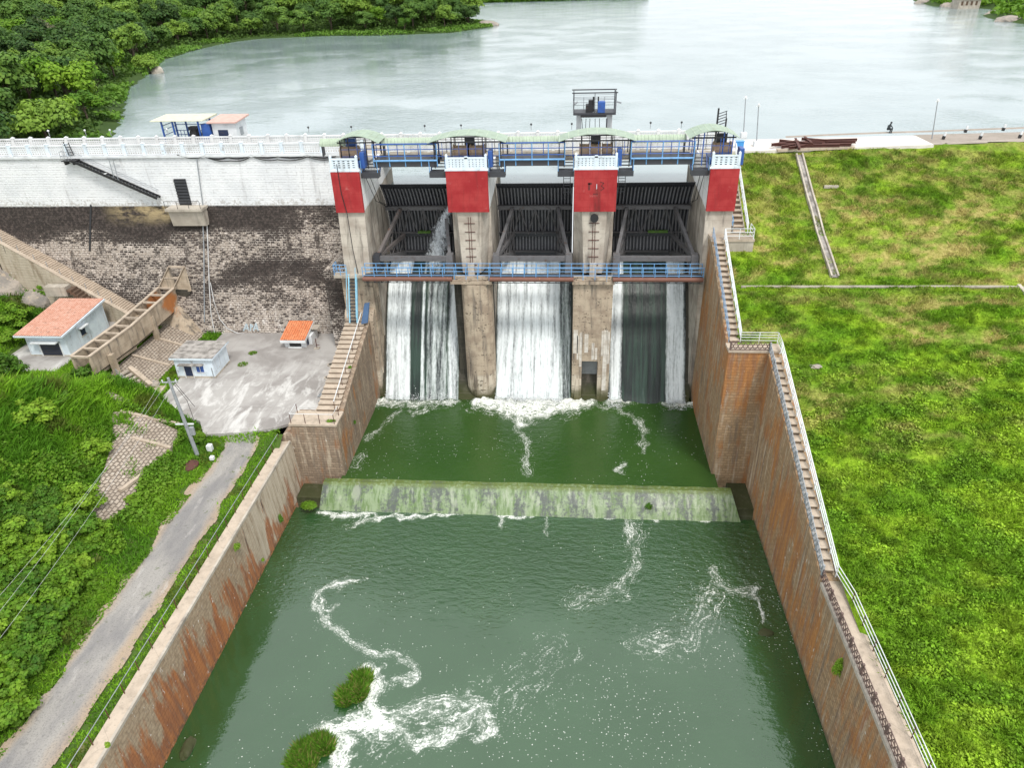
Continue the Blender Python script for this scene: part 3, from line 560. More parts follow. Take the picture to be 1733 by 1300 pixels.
def lettering():   # faded light-blue painted strokes at the foot of the wall
    b = MB()
    for s in ([(412, 560), (417, 548), (421, 560)], [(414, 556), (420, 556)], [(424, 548), (424, 560)], [(424, 549), (428, 552), (424, 555)], [(429, 560), (433, 547), (437, 560)], [(431, 556), (436, 556)]):
        for p, q in zip(s[:-1], s[1:]): b.beam(on_face(*p, .02), on_face(*q, .02), .17, .02, (0, -1, .28))
    b.build('painted_letters', MSIGN, dam)
lettering()
# pipes and cables on the dam face
t = thing('drain_pipe', 'thin pipe running down the dam face beside the louvred door', 'pipe', on_face(350, 345))
MB().tube([f(332, 262, .1), f(343, 345, .15), (f(343, 345)[0]-.0, 81.1, 21.9), on_face(345, 420, .12), on_face(346, 545, .12)], .07, 6).build('grey_pipe', MGREY, t)
MB().tube([on_face(349, 345, .15), on_face(352, 420, .15), on_face(354, 480, .15), on_face(357, 530, .15), on_face(363, 563, .15)], .06, 6).build('white_pipe', MWPIPE, t)
t = MB().tube([on_face(356, 478, .12), on_face(362, 510, .12), on_face(372, 540, .12), on_face(385, 556, .1), on_face(402, 564, .1), on_face(440, 566, .1), on_face(472, 567, .1)], .055, 6).build('hose', MWPIPE); props(t, 'white hose curving off the dam face onto the yard edge', 'hose')
def sag(p, q, s, n=8):
    p = np.array(p); q = np.array(q); return [p+(q-p)*t+np.array([0, 0, -s*4*t*(1-t)]) for t in np.linspace(0, 1, n)]
for k, (pts, r, lab) in enumerate([([(300, 262), (345, 264), (385, 266), (425, 262), (470, 264), (520, 262), (568, 264)], .09, 'thick black cable draped along the top of the white dam face'), ([(345, 264), (390, 272), (425, 264), (470, 270), (520, 265), (566, 268)], .05, 'thinner black cable sagging just under the thick one on the dam face')]):
    P = [f(*p, .12) for p in pts]; L = []
    for a, c in zip(P[:-1], P[1:]): L += sag(a, c, .25, 6)
    props(MB().tube(L, r, 5).build('cable', MCABLE), lab, 'cable', 'cables draped along the dam face')
# metal staircase down the face
ms = thing('metal_staircase', 'dark steel staircase slanting down the whitewashed dam face', 'staircase', f(125, 275, .6))
A, B = f(120, 272, .9), f(266, 336, .9); A2, B2 = A+np.array([0, .75, .0]), B+np.array([0, .75, 0])
for p, q in ((A, B), (A2, B2)): MB().beam(p, q, .09, .28).build('stringer', MBLACK, ms)
for k in range(26):
    p = A+(B-A)*(k+.5)/26; b = MB().box(p[0]-.17, p[0]+.17, p[1]+.05, p[1]+.7, p[2], p[2]+.05); b.build('step', MSTEEL if k != 9 else MWHITE, ms)
MB().tube([A2+np.array([0, 0, .85]), B2+np.array([0, 0, .85])], .03, 5).build('handrail', MGREY, ms)
b = MB(); p = f(116, 272, .9); b.box(p[0]-.9, p[0]+.8, p[1]-.1, p[1]+.9, p[2]-.1, p[2]); b.box(p[0]-.7, p[0]-.5, p[1]+.1, p[1]+.8, p[2]-.5, p[2]-.1); b.box(p[0]+.3, p[0]+.5, p[1]+.1, p[1]+.8, p[2]-.5, p[2]-.1); b.build('landing', MBLACK, ms)
b = MB(); [b.tube([(p[0]+dx, p[1]+dy, p[2]), (p[0]+dx, p[1]+dy, p[2]+1)], .03, 4) for dx in (-.85, -.4, 0, .4) for dy in (0, .8)]; [b.tube([(p[0]-.85, p[1]+.8, p[2]+h), (p[0]-.85, p[1], p[2]+h), (p[0]+.4, p[1], p[2]+h)], .03, 4) for h in (.5, 1.0)]; b.build('landing_rail', MGREY, ms)
b = MB(); q = f(121, 262, .2); b.beam(q+np.array([-.3, 0, 0]), q+np.array([-.5, 0, 1.5]), .07); b.beam(q+np.array([.25, 0, 0]), q+np.array([.1, 0, 1.4]), .07); [b.beam(q+np.array([-.35-.03*k, 0, .3*k]), q+np.array([.25-.03*k, 0, .3*k]), .06) for k in range(5)]; b.build('entry_ladder', MBLACK, ms)
b = MB(); a1, a2, c1, c2 = f(184, 268, .5), f(199, 268, .5), f(193, 301, .6), f(200, 304, .6)
b.tube([a1, c1], .05, 5); b.tube([a2-np.array([.6, 0, .1]), c2], .05, 5); b.beam(a1-np.array([.2, 0, 0]), a2, .12, .12); b.build('davit_frame', MGREY, ms)

# parapets along the crest road
def lattice(L, h, nx, nz, t=.07, d=.1):
    b = MB(); b.box(0, L, -d, d, 0, .12); b.box(0, L, -d*1.2, d*1.2, h-.16, h)
    for i in range(nx): x = L*(i+.5)/nx; b.box(x-L/nx*.2, x+L/nx*.2, -d*.6, d*.6, .12, h-.16)
    for k in range(1, nz): z = .12+(h-.28)*k/nz; b.box(0, L, -d*.55, d*.55, z-t, z+t)
    return b
def parapet(name, label, x0, x1, y, z, h, n, m, mp):
    t = thing(name, label, 'parapet', (x0, y, z)); L = (x1-x0)/n
    pm = lattice(L-.34, h-.1, 7, 4).mesh('parapet_panel', m); qm = MB().box(-.17, .17, -.17, .17, -.05, h).add([(-.21, -.21, h), (.21, -.21, h), (.21, .21, h), (-.21, .21, h), (0, 0, h+.16)], [(0, 1, 4), (1, 2, 4), (2, 3, 4), (3, 0, 4), (3, 2, 1, 0)]).mesh('parapet_post', mp)
    for k in range(n+1):
        o = link('post', qm, None, t); o.matrix_parent_inverse.identity(); o.location = (k*L, 0, 0)
        if k < n: o = link('panel', pm, None, t); o.matrix_parent_inverse.identity(); o.location = (k*L+.17, 0, 0)
    return t
parapet('parapet', 'near white lattice parapet along the downstream edge of the dam road', -80, -23.4, 81.75, 28.06, 1.25, 24, MWHITE, MPALE)
parapet('parapet', 'far white lattice parapet along the lake edge of the dam road', -80, 17.2, 86.1, 28.02, 1.25, 42, MWHITE, MWHITE)
parapet('parapet', 'white lattice parapet on the road bridge behind the green covers', -20.5, 17.0, 81.9, 28.06, 1.2, 16, MWHITE, MWHITE)
def lampglobe(x, y, z, lab):
    t = thing('parapet_lamp', lab, 'lamp', (x, y, z), 'small globe lamps on the parapets'); MB().tube([(x, y, z), (x, y, z+.55)], .035, 5).build('stem', MGREY, t); MB().sphere((x, y, z+.65), .13, 8).build('globe', MWHITE if x < -40 else MBLACK, t)
for i, x in enumerate((-63.5, -58.8, -55.6, -48.4)): lampglobe(x, 86.1, 29.42, ['white globe lamp on the far parapet at the forest end', 'white globe lamp on the far parapet above the metal stair landing', 'white globe lamp on the far parapet over the staircase middle', 'white globe lamp on the far parapet left of the open shelter'][i])
for i, x in enumerate((-30.9, -25.7, -16.9, -12.6, -4.4, .3, 9.3, 12.8)): lampglobe(x, 86.1, 29.42, ['dark globe lamp on the far parapet right of the white hut', 'dark globe lamp on the far parapet just left of the left canopy', 'dark globe lamp behind the cover right of the left canopy', 'dark globe lamp behind the second canopy left end', 'dark globe lamp behind the middle green cover left half', 'dark globe lamp behind the middle green cover right half', 'dark globe lamp behind the right green cover', 'dark globe lamp behind the right canopy left end'][i])
# road bridge over the spillway
rb = thing('road_bridge', 'concrete road bridge carrying the dam road over the three gates', 'bridge', (-4, 84, 27))
MB().box(-24.2, 16.9, 81.5, 86.4, 27.55, 28.0).build('deck', MCON, rb)
for (x0, x1) in BAYS:
    for y in (82.0, 85.8): MB().box(x0-.2, x1+.2, y-.25, y+.25, 26.9, 27.54).build('girder', MCON, rb)

# spillway ogee
prof = [(86.5, 14.0), (84.5, 15.0), (82.8, 15.6), (81.3, 15.7), (80.0, 15.35), (78.6, 14.4), (77.0, 12.7), (75.4, 10.5), (73.8, 7.9), (72.2, 5.0), (70.8, 2.6), (69.6, .9), (68.5, .2), (66, 0)]
def ogee(y):
    ys = [p[0] for p in prof][::-1]; zs = [p[1] for p in prof][::-1]; return float(np.interp(y, ys, zs))
sp = thing('spillway', 'dark wet curved concrete spillway under the three gates', 'spillway', (-4, 77, 2))
MB().prism(prof+[(66, -2), (86.5, -2)], 'x', -21.6, 14.2).build('ogee', MWET, sp)
def fall(name, x0, x1, m, off=.12, y0=82.0, y1=70.0, spread=0.0, edge=.18):
    nx = max(4, int((x1-x0)/.14)); ys = np.linspace(y0, y1, 60); u = np.linspace(0, 1, nx); V = []; E = []
    w = np.cumsum(RNG.normal(0, .02, 60))
    for j, y in enumerate(ys):
        t = j/59
        for k, uu in enumerate(u):
            a = x0+w[j]*.3-spread*t; c = x1+w[59-j]*.3+spread*t; x = a+(c-a)*uu
            z = ogee(y)+off+.10*vnoise(np.array([x*3.]), np.array([y*.5]))[0]; V.append((x, y-.05, z)); e = min(uu, 1-uu)*(c-a)/edge; E.append(min(1, e))
    n = nx; i, j = np.meshgrid(np.arange(n-1), np.arange(59)); a = (j*n+i).ravel()
    return props(link(name, npmesh(name, V, np.stack([a, a+1, a+n+1, a+n], 1), m, {'edge': E}, True), m), kind='structure')
fall('water_sheet', -21.2, -18.3, MFALLW, .14); fall('water_sheet', -18.4, -16.3, MFALLD, .12); fall('water_sheet', -17.0, -16.6, MFALLW, .15, edge=.35); fall('water_sheet', -16.4, -13.9, MFALLM, .14); fall('water_sheet', -13.9, -12.55, MFALLW, .16, edge=.5)
fall('water_sheet', -8.1, -.7, MFALLW, .16, spread=.05); fall('water_sheet', -.9, .6, MFALLM, .13)
fall('water_sheet', 4.9, 6.5, MFALLW, .14, spread=-.0, edge=.3); fall('water_sheet', 6.5, 11.5, MFALLD, .07); fall('water_sheet', 11.5, 13.6, MFALLW, .14, spread=.1, edge=.3)

# piers
def balustrade(x0, x1, y, z, parent):
    L = x1-x0; b = MB()
    b.box(x0-.12, x1+.12, y-.16, y+.2, z, z+.16); b.box(x0-.02, x1+.02, y-.1, y+.12, z+.16, z+.3)
    half = [(x0+.2, (x0+x1)/2-.15), ((x0+x1)/2+.15, x1-.2)] if L > 3.2 else [(x0+.2, x1-.2)]
    b.box(x0, x0+.22, y-.12, y+.14, z+.3, z+1.5); b.box(x1-.22, x1, y-.12, y+.14, z+.3, z+1.5)
    if len(half) == 2: b.box((x0+x1)/2-.16, (x0+x1)/2+.16, y-.1, y+.12, z+.3, z+1.38)
    b.box(x0+.2, x1-.2, y-.1, y+.12, z+1.16, z+1.3)
    for (a, c) in half:
        n = 5
        for i in range(n+1): xx = a+(c-a)*i/n; b.box(max(a, xx-.13), min(c, xx+.13), y-.07, y+.09, z+.3, z+1.16)
        for k in range(5): zz = z+.3+.86*k/4; b.box(a, c, y-.065, y+.085, max(z+.3, zz-.06), min(zz+.06, z+1.16))
    for xx in (x0+.11, x1-.11): b.add([(xx-.13, y-.13, z+1.5), (xx+.13, y-.13, z+1.5), (xx+.13, y+.15, z+1.5), (xx-.13, y+.15, z+1.5), (xx, y, z+1.68)], [(0, 1, 4), (1, 2, 4), (2, 3, 4), (3, 0, 4)])
    o = b.build('balustrade', MPALE, parent); 
    MB().box(x0+.2, x1-.2, y+.1, y+.16, z+.3, z+1.2).build('balustrade_shade', MBLACK, o)  # added black sheet stands in for shade behind the balustrade openings
labs = ['leftmost gate pier joining the dam wall, narrow red panel', 'gate pier between left and middle gates, wide red panel', 'gate pier between middle and right gates with stained red panel', 'rightmost gate pier beside the grass slope, narrow red panel']
for i, (x0, x1) in enumerate(PX):
    c = (x0+x1)/2; p = thing('gate_pier', labs[i], 'pier', (c, 74, 2), 'gate piers of the spillway')
    outer = i in (0, 3); xi0 = x0; xi1 = x1
    MB().box(x0, x1, 74.2, 86.3, -1, 27.5 if not outer else 27.95).build('body', MPIER, p)
    MB().box(x0, x1, 72.35, 74.2, 24.0, 28.15).build('head', MPIER, p)
    if outer:
        MB().hull8([(x0, 71.6, 17.0), (x1, 71.6, 17.0), (x1, 74.2, 17.0), (x0, 74.2, 17.0)], [(x0, 72.35, 24.0), (x1, 72.35, 24.0), (x1, 74.2, 24.0), (x0, 74.2, 24.0)]).build('nose', MPIER, p)
    else:
        w = .62
        MB().hull8([(c-w-.35, 72.0, 17.3), (c+w+.35, 72.0, 17.3), (c+w+.9, 74.2, 17.3), (c-w-.9, 74.2, 17.3)], [(x0+.8, 72.3, 24.0), (x1-.8, 72.3, 24.0), (x1-.05, 74.2, 24.0), (x0+.05, 74.2, 24.0)]).build('nose', MPIER, p)
        rg = MB(); [rg.box(c-.55, c+.55, 71.92+.06*((z-17.3)/6.7)*5, 72.0+.06*((z-17.3)/6.7)*5, z, z+.05) for z in np.arange(18.2, 23, .9)]; [rg.beam((c+d, 71.98, 18), (c+d, 72.25, 23.4), .05) for d in (-.12, .12)]
        rg.build('rungs', MRUSTY, p)
    MB().box(x0-.06, x1+.06, 72.0, 72.34, 23.98, 28.18).build('red_panel', MRED, p)
    if i == 2:
        b = MB(); b.box(2.0, 2.2, 71.985, 71.997, 26.2, 26.9); b.box(1.95, 2.35, 71.985, 71.997, 26.75, 26.95); [b.beam(u, v, .09, .012, (0, 1, 0)) for u, v in zip([(3.2, 71.99, 27.0), (3.55, 71.99, 26.9), (3.3, 71.99, 26.6), (3.6, 71.99, 26.4)], [(3.55, 71.99, 26.9), (3.3, 71.99, 26.6), (3.6, 71.99, 26.4), (3.25, 71.99, 26.15)])]; b.box(2.5, 3.0, 71.985, 71.997, 25.75, 25.85); b.build('worn_marks', paint('worn_dark_marks', (.15, .025, .025), .8, 1.0, (.33, .03, .03), 3), p); MB().box(2.82, 2.88, 71.985, 71.997, 26.3, 26.8).build('pale_mark', MPALE, p)
    balustrade(x0-.02, x1+.02, 72.2, 28.2, p)
    b = MB(); b.box(x0, x1, 72.5, 80, 28.15, 28.22); b.build('top_slab', MCON, p)
    if i == 0: MB().box(-24.9, -21.5, 72.0, 74.2, -1, 16.95).build('foot', MPLOW, p)
    if i == 3: MB().box(14.05, 16.7, 71.6, 74.2, -1, 17.0).build('foot', MPIER, p)
    if i == 1:
        xa, xb = c-1.15, x1+.12; MB().box(x0, x1, 72.0, 74.2, -1, 17.0).build('back_block', MWET, p)
        n = 9; arc = [(xa+(xb-xa)*(1-math.cos(math.pi*k/n))/2, 71.3-1.2*math.sin(math.pi*k/n)) for k in range(n+1)]
        b = MB(); b.prism([(xa, 72.0)]+[(a, max(y, 70.1)) for a, y in arc]+[(xb, 72.0)], 'z', 3.6, 16.6)
        lo = [(xa, 72.0)]+[(a, y) for a, y in arc]+[(xb, 72.0)]; m = len(lo); cen = ((xa+xb)/2, 71.6)
        b.add([(a, max(y, 70.1), 3.6) for a, y in lo]+[(cen[0]+(a-cen[0])*.62, 71.2+(y-71.2)*.5, 1.2) for a, y in lo], [(k, k+1, m+k+1, m+k) for k in range(m-1)]); b.build('cutwater', MPLOW, p)
    if i == 2:
        b = MB(); xa, xb, d0, d1, dz = x0+.05, x1+.1, 1.8, 3.6, 7.3
        b.box(xa, xb, 70.6, 72.2, dz, 16.8); b.box(xa, d0, 70.6, 72.2, -1, dz); b.box(d1, xb, 70.6, 72.2, -1, dz)
        b.hull8([(xa-.02, 70.2, -.5), (d0-.02, 70.2, -.5), (d0-.02, 70.59, -.5), (xa-.02, 70.59, -.5)], [(xa+.5, 70.5, 5), (d0-.02, 70.5, 5), (d0-.02, 70.59, 5), (xa+.5, 70.59, 5)])
        b.build('front_block', MPLOW, p)
        MB().box(d0, d1, 72.1, 72.25, 2.6, dz).build('sluice_door', MGREY, p)
        MB().box(x0, x1, 72.25, 74.2, -1, 17.0).build('back_block', MWET, p)
        b = MB()
        for (xx, w, za, zb) in [(1.05, .5, 8.3, 11.2), (1.62, .28, 6.6, 10.9), (2.25, .42, 8.4, 10.7), (3.0, .3, 7.5, 9.6), (3.35, .25, 7.5, 9.0), (4.35, .45, 3.5, 11.2), (4.0, .2, 8.0, 11.1), (1.3, .2, 7.5, 10.5), (4.7, .2, 7, 11)]:
            b.box(xx-w/2, xx+w/2, 70.585, 70.598, za, zb)
        b.build('lime_streaks', mat_conc('lime_streak', (.74, .70, .64), (.55, .49, .42), .7, sc=2.5), p)
        q = MB().tube([(c-.0, 72.2, 23.3), (c, 71.9, 23.3)], .42, 14).build('drain_outlet', MBLACK, p)
    if i == 0: MB().tube([(x0+.75, 71.95, 29.0), (x0+.8, 71.94, 26), (x0+1.1, 71.93, 23.9), (x0+1.3, 71.5, 20), (x0+1.5, 71.5, 17.4)], .04, 5).build('pier_cable', MCABLE, p)
    if not outer:
        MB().box(x0-.1, x1+.2, 70.2, 72.0, 16.7, 17.05).build('ledge', MPLOW, p)
        b = MB()
        for k in range(7): b.beam((x0+RNG.uniform(.1, .8), 70.35+.15*k, 17.12), (x1-RNG.uniform(.1, .8), 70.4+.15*k, 17.2), .18, .1)
        b.build('debris_boards', MPLOW, p); MB().box(c-.35, c+.35, 71.3, 71.95, 17.06, 18.5).build('pedestal', MPIER, p)

# radial gates
MRIB = paint('gate_rib_steel', (.20, .20, .215), .5, .4, (.06, .045, .035)); MARMR = paint('rust_patched_arm', (.17, .15, .145), .6, 1.0, (.20, .095, .055), 1.2)
TY, TZ, R = 73.2, 18.5, 8.85
def gp(th, r=R): return (TY+r*math.cos(th), TZ+r*math.sin(th))
glab = ['left radial gate with rusty arms and water jetting past its edge', 'middle radial gate passing the heaviest white water', 'right radial gate with a green mossy strip on its girder']
for i, (x0, x1) in enumerate(BAYS):
    g = thing('radial_gate', glab[i], 'gate', ((x0+x1)/2, TY, TZ), 'radial gates of the spillway'); a0, a1 = x0+.12, x1-.12
    ths = np.linspace(math.radians(-17.5), math.radians(47.5), 22)
    b = MB(); b.sheet([[(x, *gp(t)) for x in (a0, a1)] for t in ths]); b.sheet([[(x, *gp(t, R+.06)) for x in (a0, a1)] for t in ths])
    for t in (ths[0], ths[-1]): b.sheet([[(x, *gp(t, r)) for x in (a0, a1)] for r in (R, R+.06)])
    b.build('skin_plate', MSTEEL, g)
    nr = 23
    for k in range(nr):
        x = a0+.15+(a1-a0-.3)*k/(nr-1); b = MB()
        rr = [[(x-.075, *gp(t, R-.02)), (x-.075, *gp(t, R-.26)), (x+.075, *gp(t, R-.26)), (x+.075, *gp(t, R-.02))] for t in ths[::2]]; b.sheet(rr); b.build('rib', MRIB, g)
    gird = [math.radians(24), 0.0, math.radians(-15.5)]
    for j, t in enumerate(gird):
        y, z = gp(t, R-.5); o = MB().beam((a0, y, z), (a1, y, z), .42, .5).build('girder', MARM if j == 0 else MSTEEL, g)
        b = MB(); y2, z2 = gp(t, R-.5); b.beam((a0, y2-.25, z2+.27), (a1, y2-.25, z2+.27), .5, .04); b.build('flange', MARM, o)
    L = a1-a0
    for s in (0, 1):
        xt = a0+.35 if s == 0 else a1-.35; xg = a0+L*.2 if s == 0 else a1-L*.2; T = (xt, TY+.1, TZ)
        ends = []
        for j, t in enumerate(gird):
            y, z = gp(t, R-.75); E = (xg, y, z); ends.append(np.array(E)); o = MB().beam(T, E, .34, .38).build('arm', MARMR if (i == 0 and s == 0 and j < 2) else MARM, g)
        T = np.array(T)
        b = MB()
        for u, v in ((0, 1), (1, 2)):
            for q in (.45, .72, 1.0):
                b.beam(T+(ends[u]-T)*q, T+(ends[v]-T)*q, .09, .09); b.beam(T+(ends[u]-T)*q, T+(ends[v]-T)*(q-.22), .08, .08)
        b.build('arm_bracing', MARM, g)
        MB().hull8([(xt-.4, TY-.5, TZ-1.5), (xt+.4, TY-.5, TZ-1.5), (xt+.5, TY+1.2, TZ-1.5), (xt-.5, TY+1.2, TZ-1.5)], [(xt-.35, TY-.35, TZ+.45), (xt+.35, TY-.35, TZ+.45), (xt+.35, TY+.7, TZ+.45), (xt-.35, TY+.7, TZ+.45)]).build('trunnion_bracket', MSTEEL if (i == 0 and s == 0) else MARM, g)
    MB().beam((a0+.3, TY, TZ), (a1-.3, TY, TZ), .45, .5).build('tie_beam', MARM, g)
    b = MB(); xs = np.linspace(a0+L*.2, a1-L*.2, 7); (y1, z1), (y2, z2) = gp(gird[0], R-.75), gp(gird[1], R-.75)
    for k in range(6):
        if k % 2 == 0: b.beam((xs[k], y2, z2), (xs[k+1], y1, z1), .1)
        else: b.beam((xs[k], y1, z1), (xs[k+1], y2, z2), .1)
    b.beam((xs[3], y1, z1), (xs[3], y2, z2), .1); b.build('lacing', MARM, g)
    if i != 1:
        y, z = gp(gird[1], R-.8); xm = (x0+x1)/2+(.5 if i == 2 else -.3); MB().box(xm-.6, xm+(1.7 if i == 2 else .9), y-.35, y+.2, z+.28, z+.48).build('moss_strip', MMOSS, g)
# jet leaking past the edge of the left gate
n = NT('water_jet'); x, y, z = n.xyz(); k = n.noise(n.mul(n.pos(), (1.6, 1.0, .8)), 2.2, 5, .72, .6); e = n.attr('edge')
tr = n.n('ShaderNodeBsdfTransparent'); sh = n.pbsdf((.70, .74, .78), .6)
MJET = n.done(n.mixs(n.math('MULTIPLY', n.step(n.math('ADD', k, n.math('MULTIPLY', e, .36)), .60, .92), .75), tr.outputs[0], sh))
for q in range(3):
    V = []; E = []; nu, nv = 14, 22
    for j in range(nv):
        t = j/(nv-1); xc = -13.0-2.3*t-.15*q; yy = 81.2-4.2*t-.35*q; zz = 22.4-.6*t-6.6*t*t; wd = .25+1.55*t
        for k in range(nu):
            u = k/(nu-1)*2-1; V.append((min(xc+u*wd, -12.6), yy-.4*u*u+.2*math.sin(7*t+3*u+q), zz+.25*math.cos(2*u+q))); E.append(max(0, 1-abs(u))*min(1, (1-t)*6+.15))
    i2, j2 = np.meshgrid(np.arange(nu-1), np.arange(nv-1)); a = (j2*nu+i2).ravel()
    props(link('water_jet', npmesh('water_jet', V, np.stack([a, a+1, a+nu+1, a+nu], 1), MJET, {'edge': E}, True), MJET), kind='structure')
# ------------------------------------------------------------------ railings, bridges, hoists
def along(pts, step):
    pts = [np.array(p, float) for p in pts]; out = []
    for a, b in zip(pts[:-1], pts[1:]):
        n = max(1, int(round(np.linalg.norm(b-a)/step)))
        for k in range(n): out.append(a+(b-a)*k/n)
    return out+[pts[-1]]
def rail_parts(t, pts, h, heights, step, mr, mp, r=.03, pr=.035, pname='post'):
    P = along(pts, step); o0 = P[0]
    pm = MB().tube([(0, 0, 0), (0, 0, h)], pr, 5).mesh('rail_post', mp)
    base = wloc(t)
    for p in P:
        o = link(pname, pm, None, t); o.matrix_parent_inverse.identity(); o.location = Vector([float(v) for v in p])-base
    for hh in heights: MB().tube([np.array(p, float)+np.array([0, 0, hh]) for p in pts], r, 5).build('rail', mr, t)
def railing(label, pts, h=1.1, heights=(.55, 1.1), step=1.8, mr=None, mp=None, r=.03, pr=.035, group=None):
    t = thing('railing', label, 'railing', pts[0], group); rail_parts(t, pts, h, heights, step, mr or MWHITE, mp or MWHITE, r, pr); return t
# lower footbridge in front of the gates
fb = thing('footbridge', 'narrow footbridge with blue rails and rusty pipe below the gates', 'footbridge', (-4, 70.8, 17.4))
for (x0, x1) in [(-21.9, -12.2), (-8.2, .7), (4.8, 14.1)]:
    MB().box(x0, x1, 70.35, 71.5, 17.3, 17.42).build('deck', MSTEEL, fb)
    MB().tube([(x0, 70.2, 17.28), (x1, 70.2, 17.28)], .24, 10).build('pipe', MPIPE, fb)
    b = MB(); n = 12
    for k in range(n):
        xa = x0+(x1-x0)*k/n; xb = x0+(x1-x0)*(k+1)/n; b.beam((xa, 70.4, 17.28), ((xa+xb)/2, 70.4, 16.8), .05); b.beam(((xa+xb)/2, 70.4, 16.8), (xb, 70.4, 17.28), .05)
    b.beam((x0, 70.4, 16.8), (x1, 70.4, 16.8), .06); b.build('truss', MSTEEL, fb)
for yy in (70.35, 71.5):
    rail_parts(fb, [(-21.9, yy, 16.95 if yy < 71 else 17.3), (14.1, yy, 16.95 if yy < 71 else 17.3)], 1.6 if yy < 71 else 1.25, (1.6, 1.15, .7) if yy < 71 else (1.25, .7), 1.25, MSKY, MSKY, .035, .045)
t = thing('landing_platform', 'small concrete landing with blue railing at the left end of the footbridge', 'landing', (-24, 70, 17.3))
MB().box(-25.4, -21.9, 71.1, 72.3, 17.0, 17.3).build('slab', MCON, t)
rail_parts(t, [(-23.9, 71.15, 17.3), (-25.3, 71.15, 17.3), (-25.3, 72.2, 17.3)], 1.2, (.4, .8, 1.2), .9, MSKY, MSKY, .035, .04)
# hoist bridge
hb = thing('hoist_bridge', 'blue railed steel walkway bridge between the pier tops', 'bridge', (-4, 75, 28.6))
for (x0, x1) in [(-20.0, -13.4), (-7.0, -.4), (6.2, 12.4)]:
    MB().box(x0, x1, 73.4, 74.9, 28.95, 29.05).build('deck', MSTEEL, hb)
    for yy in (73.4, 74.9, 76.2): MB().box(x0, x1, yy-.1, yy+.1, 28.35, 28.94).build('beam', MSTEEL, hb)
    MB().tube([(x0, 73.2, 29.0), (x1, 73.2, 29.0)], .1, 6).build('shaft', MSKY, hb)
    rail_parts(hb, [(x0, 73.3, 28.4), (x1, 73.3, 28.4)], 2.2, (2.2, 1.7, 1.05), 1.65, MBLUE, MSKY, .05, .06)
    rail_parts(hb, [(x0, 74.9, 29.05), (x1, 74.9, 29.05)], 1.3, (1.3, .7), 2.2, MBLUE, MBLUE, .04, .045)
# ribbed green covers over the line shaft
for k, (x0, x1, lab) in enumerate([(-26.2, -23.4, 'short ribbed green cover left of the left canopy'), (-19.6, -13.9, 'ribbed green cover between the left and second canopies'), (-6.5, -.9, 'ribbed green cover between the second and third canopies'), (6.3, 11.9, 'ribbed green cover between the third and right canopies')]):
    c = thing('shaft_cover', lab, 'cover', ((x0+x1)/2, 76.2, 28.95), 'ribbed covers over the hoist shaft'); n = int((x1-x0)/.09); rows = []
    for i in range(n+1):
        x = x0+(x1-x0)*i/n; r = .64+.04*(1 if i % 4 < 2 else -1); rows.append([(x, 76.2-r*math.cos(a), 30.05+r*math.sin(a)) for a in np.linspace(-.05, math.pi, 9)])
    MB().sheet(rows).build('ribbed_sheet', MGREENO, c, recalc=False)
    b = MB(); [b.box(x-.05, x+.05, 75.8, 76.6, 28.94, 30.05) for x in (x0+.1, x1-.1)]; b.build('support', MSTEEL, c)
